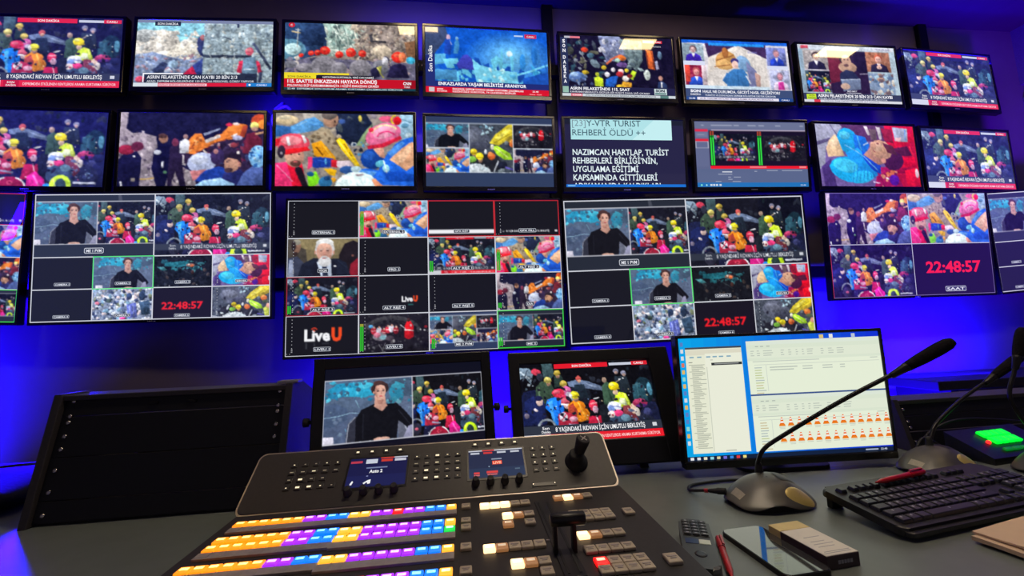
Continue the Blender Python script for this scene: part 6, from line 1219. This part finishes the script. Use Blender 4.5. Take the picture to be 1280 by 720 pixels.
# ------------------------------------------------------------------ keyboard
M_KBD = material('keyboard_black', (20, 20, 23), rough=0.42, spec=0.5, noise=0.1)
M_KEYCAP = material('keycap_black', (26, 26, 30), rough=0.36, spec=0.5, noise=0.12, nscale=200)
M_PRINT = material('keycap_print', (170, 170, 176), rough=0.5, noise=0.03)
kb = empty('keyboard', (0.722, 0.667, ZD), math.radians(8.0), 'black computer keyboard with a red pen lying across its keys', 'keyboard')
KT = Matrix.Translation((0, 0, 0.008)) @ Matrix.Rotation(math.radians(7.5), 4, 'X')
m = MB(); m.prism(rrect(0.452, 0.148, 0.014, 5, 0.226, 0.074), 0, 0.013, KT, bev=0.005); m.prism(rrect(0.440, 0.138, 0.012, 5, 0.226, 0.074), -0.004, 0.0005, KT); m.build('body', M_KBD, kb)
m = MB(); m.prism(rrect(0.44, 0.020, 0.009, 5, 0.226, 0.002), 0.0, 0.008, KT, bev=0.003); m.build('front_lip', M_KBD, kb)
for x in (0.03, 0.42):
    m = MB(); m.box((x, 0.14, 0.0135), (0.03, 0.012, 0.026), bev=0.002); m.build('flip_foot', M_KBD, kb)
KC = {}
def kkey(x, y, w, d, pr, name='keycap'):
    k = (round(w, 4), round(d, 4), pr)
    if k not in KC:
        m = MB(); bm2 = bmesh.new(); bmesh.ops.create_cube(bm2, size=1.0)
        for v in bm2.verts:
            top = v.co.z > 0; v.co = Vector((v.co.x * (w - (0.005 if top else 0.001)), v.co.y * (d - (0.005 if top else 0.001)), 0.0065 if top else 0))
        bmesh.ops.bevel(bm2, geom=bm2.edges[:], offset=0.0009, segments=1, affect='EDGES'); m.merge(bm2)
        if pr: m.mi = 1; m.box((-0.002, 0.002, 0.0066), (0.003, 0.0036, 0.0003))
        KC[k] = m.mesh('keycap', [M_KEYCAP, M_PRINT])
    return link_mesh(name, KC[k], kb, mat=KT @ Matrix.Translation((x, y, 0.013)))
P = 0.0190; x0 = 0.016
rows_ = [([1.25, 1.25, 1.25, 6.25, 1.25, 1.25, 1.25, 1.25], 0.019), ([2.25] + [1] * 10 + [2.75], 0.038), ([1.75] + [1] * 11 + [2.25], 0.057), ([1.5] + [1] * 12 + [1.5], 0.076), ([1] * 13 + [2], 0.095)]
allk = []
for ws, y in rows_:
    x = x0
    for i, w_ in enumerate(ws): allk.append((x + w_ * P / 2, y, w_ * P, 0.019, (i + int(y * 1000)) % 3 != 0)); x += w_ * P
for g in range(13): allk.append((x0 + 0.0095 + g * 0.0188 + (0.012 if g > 0 else 0) + (0.008 if g > 4 else 0) + (0.006 if g > 8 else 0), 0.1235, 0.0165, 0.0165, False))
for i in range(3):
    for y in (0.095, 0.076, 0.1235): allk.append((x0 + 15.35 * P + 0.0095 + i * P, y, 0.019, 0.019 if y < 0.12 else 0.014, False))
for i, y in ((0, .019), (1, .019), (2, .019), (1, .038)): allk.append((x0 + 15.35 * P + 0.0095 + i * P, y, 0.019, 0.019, False))
for i in range(4):
    for y in (0.019, 0.038, 0.057, 0.076, 0.095): allk.append((x0 + 18.7 * P + 0.0095 + i * P, y, 0.019, 0.019, i < 3))
for k in allk[:88] + allk[88:100]: kkey(*k)
m = MB()
for (x, y, w_, d_, pr) in allk[100:]: m.box((x, y, 0.0165), (w_ - 0.003, d_ - 0.003, 0.007), KT, bev=0.001)
tag(m.build('keycaps', M_KEYCAP, kb), kind='stuff')

# ------------------------------------------------------------------ pens
def pen(mat, ln, label, bent=True):
    o = empty('pen', mat=mat, label=label, cat='pen')
    X = Matrix.Rotation(PI / 2, 4, 'Y')
    m = MB(); m.lathe([(0.0012, 0), (0.0026, 0.010), (0.0050, 0.022), (0.0052, ln * 0.72), (0.0050, ln * 0.73)], 14, X); m.build('barrel', M_RED, o)
    m = MB(); m.lathe([(0.0058, ln * 0.70), (0.0060, ln * 0.72), (0.0060, ln * 0.97), (0.0050, ln), (0.003, ln + 0.004)], 14, X); m.build('cap', M_RED, o)
    m = MB(); m.box((ln * 0.82, 0, 0.0085), (ln * 0.24, 0.0042, 0.002), bev=0.0007); m.box((ln * 0.935, 0, 0.0068), (0.006, 0.004, 0.005), bev=0.0007); m.build('clip', M_RED, o)
    return o
kbm = kb.matrix_basis @ KT
pm_ = kbm @ Matrix.Translation((0.105, 0.116, 0.0252)) @ Matrix.Rotation(math.radians(4), 4, 'Z')
pen(pm_, 0.150, 'red pen lying across the black keyboard')
pen(Matrix.Translation((0.376, 0.612, ZD + 0.0061)) @ Matrix.Rotation(math.radians(66), 4, 'Z') @ Matrix.Rotation(math.radians(20), 4, 'X'), 0.125, 'red glossy pen beside the small keypad handset')

# ------------------------------------------------------------------ handset with keypad
M_HS = material('handset_grey', (62, 66, 66), rough=0.4, spec=0.5, noise=0.06)
hs = empty('cordless_handset', (0.366, 0.684, ZD), math.radians(-24), 'small dark grey keypad handset lying beside the switcher', 'handset')
HT = Matrix.Translation((0, 0, 0)) 
m = MB(); m.prism(rrect(0.050, 0.165, 0.014, 6, 0, 0), 0, 0.026, bev=0.006); m.build('body', M_HS, hs)
M_HSKEY = material('handset_key', (40, 43, 46), rough=0.35, spec=0.5, noise=0.1)
m = MB(); m.box((0, 0.045, 0.0262), (0.041, 0.060, 0.0012), bev=0.0005); m.build('keypad_plate', M_GLOSS, hs)
for r_ in range(5):
    for k in range(3):
        m = MB(); m.box((0, 0, 0), (0.0115, 0.0085, 0.003), bev=0.001); m.mi = 1; m.box((0, 0, 0.0016), (0.004, 0.0024, 0.0003)); m.build('key', [M_HSKEY, M_PRINT], hs, ((k - 1) * 0.0133, 0.068 - r_ * 0.0114, 0.0276))
M_HSB = material('handset_blue', (30, 48, 92), rough=0.3, noise=0.05); M_HSW = material('handset_white', (206, 216, 196), rough=0.35, noise=0.05)
m = MB(); m.box((-0.009, -0.002, 0.0262), (0.020, 0.016, 0.001), bev=0.0004); m.build('blue_sticker', M_HSB, hs)
m = MB(); m.box((0.0105, -0.002, 0.0262), (0.017, 0.015, 0.0012), bev=0.0004); m.build('white_sticker', M_HSW, hs)
m = MB(); m.lathe([(0.009, 0), (0.009, 0.001), (0.006, 0.0014)], 18, Matrix.Translation((0, -0.042, 0.0258))); m.build('round_button', M_HSKEY, hs)

# ------------------------------------------------------------------ phone and carton
M_PGLASS = material('phone_glass', (84, 86, 86), rough=0.05, metal=0.55, spec=0.9, coat=1.0, noise=0.02)
ph = empty('smartphone', (0.488, 0.676, ZD), math.radians(3), 'black glossy smartphone lying face up beside the small carton', 'phone')
m = MB(); m.prism(rrect(0.080, 0.150, 0.011, 6), 0, 0.0078, bev=0.002); m.build('case', M_GLOSS, ph)
m = MB(); m.prism(rrect(0.077, 0.147, 0.010, 6), 0.0078, 0.0086, bev=0.0004); m.build('screen_glass', M_PGLASS, ph)
ct = empty('carton', (0.556, 0.672, ZD), math.radians(5), 'small white and cream carton with a dark end next to the smartphone', 'carton')
M_CTW = material('carton_white', (214, 208, 196), rough=0.5, noise=0.05, nscale=50); M_CTC = material('carton_cream', (206, 184, 120), rough=0.5, noise=0.05); M_CTD = material('carton_dark', (52, 34, 40), rough=0.5, noise=0.1)
m = MB(); m.box((0, -0.012, 0.010), (0.060, 0.086, 0.020), bev=0.001); m.build('body', M_CTD, ct)
m = MB(); m.box((0, -0.0125, 0.0203), (0.0585, 0.083, 0.0008)); m.build('top_label', M_CTW, ct)
m = MB()
for k, (y, w_) in enumerate(((-0.048, 0.050), (-0.044, 0.046), (-0.030, 0.03), (-0.022, 0.036), (-0.014, 0.026), (0.0, 0.03))): m.box((-0.002 + 0.003 * (k % 2), y, 0.0208), (w_, 0.0012, 0.0003))
m.build('printed_lines', M_LOGO, ct)
m = MB(); m.box((0, 0.043, 0.0102), (0.0606, 0.026, 0.0212), bev=0.0012); m.build('lid', M_CTC, ct)
m = MB()
for k in range(5): m.box((-0.008 + k * 0.0055, -0.0552, 0.010), (0.0042, 0.0006, 0.005))
m.build('end_print', M_LOGO, ct)

# ------------------------------------------------------------------ paper
M_PAPER = material('beige_paper', (206, 178, 150), rough=0.7, spec=0.2, noise=0.03, nscale=15)
def paper(loc, rz, label, seed, n=1):
    o = empty('paper_sheet', loc, rz, label, 'paper', 'loose beige papers in front of the keyboard')
    Rr = random.Random(seed); ph_ = Rr.uniform(0, 6)
    m = MB()
    def top(u, v): return (u * 0.297, -v * 0.21, 0.0035 * n + 0.0022 * math.sin(3 * u + ph_) * (1 - v) + 0.001 * math.sin(5 * v + ph_) + 0.0022)
    us = [k / 16 for k in range(17)]
    m.grid(top, us, us); m.grid(lambda u, v: (top(u, v)[0], top(u, v)[1], top(u, v)[2] - 0.0032 * n), us, us)
    for e in range(4):
        f = (lambda s: (s, 0), lambda s: (s, 1), lambda s: (0, s), lambda s: (1, s))[e]
        m.grid(lambda s, h: (top(*f(s))[0], top(*f(s))[1], top(*f(s))[2] - 0.0032 * n * h), us, [0, 1], smooth=False)
    m.build('sheet', M_PAPER, o); return o
paper((0.822, 0.645, ZD), math.radians(9), 'lower beige paper in front of the keyboard, its corner showing below', 1, 2)
paper((0.832, 0.651, ZD + 0.0115), math.radians(9.6), 'upper beige paper in front of the keyboard, lying on another sheet', 2, 1)

# ------------------------------------------------------------------ green lit keypad and its cables
M_KPBODY = material('keypad_body', (22, 24, 24), rough=0.35, noise=0.1)
M_GREEN = material('green_lit_button', (20, 110, 40), rough=0.3, noise=0.03, emit=(0, 236, 50), es=1.25)
M_GREENSPILL = material('green_spill_glow', (20, 90, 40), rough=0.3, noise=0.03, emit=(0, 150, 46), es=0.45)  # weak glow in place of green light spilled by the lit buttons
M_REDLED = material('red_led', (160, 20, 20), rough=0.3, noise=0.03, emit=(255, 40, 40), es=2.0)
kp = empty('intercom_keypad', (1.43, 1.015, ZD), math.radians(6), 'low intercom keypad glowing green behind the right hand microphone', 'keypad')
m = MB(); m.prism([(-0.055, 0), (0.045, 0), (0.045, 0.062), (-0.055, 0.016)], -0.13, 0.13, Matrix(((0, 0, 1, 0), (1, 0, 0, 0), (0, 1, 0, 0), (0, 0, 0, 1))), bev=0.003); m.build('housing', M_KPBODY, kp)
KS = Matrix.Translation((0, -0.055, 0.016)) @ Matrix.Rotation(math.atan2(0.046, 0.10), 4, 'X')
for r_ in range(2):
    for k in range(4):
        m = MB(); m.box((0, 0, 0.004), (0.0235, 0.0235, 0.008), bev=0.003); m.build('lit_button', M_GREEN, kp, mat=KS @ Matrix.Translation((-0.036 + k * 0.0245, 0.054 + r_ * 0.0245, 0)))
for k in range(4):  # glowing bars painting the green spill below the buttons, not real keys
    m = MB(); m.box((0, 0, 0.003), (0.028, 0.010, 0.006), bev=0.002); o_ = m.build('green_spill_bar', M_GREENSPILL, kp, mat=KS @ Matrix.Translation((-0.044 + k * 0.031, 0.022, 0)))
m = MB(); m.lathe([(0.0052, 0), (0.0052, 0.004), (0.0026, 0.007)], 14); m.build('red_light', M_REDLED, kp, mat=KS @ Matrix.Translation((-0.062, 0.052, 0)))
for label_, pts, r_ in (('black cable curving behind the middle gooseneck microphone', [(1.20, 1.045, 0.7445), (1.22, 1.05, 0.775), (1.25, 1.055, 0.785), (1.275, 1.04, 0.765), (1.28, 1.0, 0.7445), (1.255, 0.96, 0.7445)], 0.0042),
                       ('black cable crossing in front of the low rack box', [(1.24, 1.06, 0.775), (1.30, 1.075, 0.80), (1.40, 1.085, 0.82), (1.55, 1.085, 0.81), (1.75, 1.06, 0.78)], 0.0036)):
    m = MB(); m.tube(smooth_path(pts, 8), r_, 8); tag(m.build('cable', M_CABLE), label_, 'cable', 'black cables near the keypad')
cbl = MB(); cbl.tube(smooth_path([(-1.02, 2.40, 2.50), (-1.05, 2.36, 2.42), (-1.0, 2.34, 2.34), (-0.93, 2.34, 2.36), (-0.98, 2.35, 2.45), (-1.06, 2.37, 2.40), (-1.04, 2.38, 2.30), (-0.96, 2.40, 2.2)], 8), 0.007, 8)
M_WCABLE = material('pale_cable_jacket', (190, 188, 196), rough=0.5, noise=0.05)
tag(cbl.build('hanging_cable', M_WCABLE), 'looped pale cable hanging between the second and third television columns', 'cable')
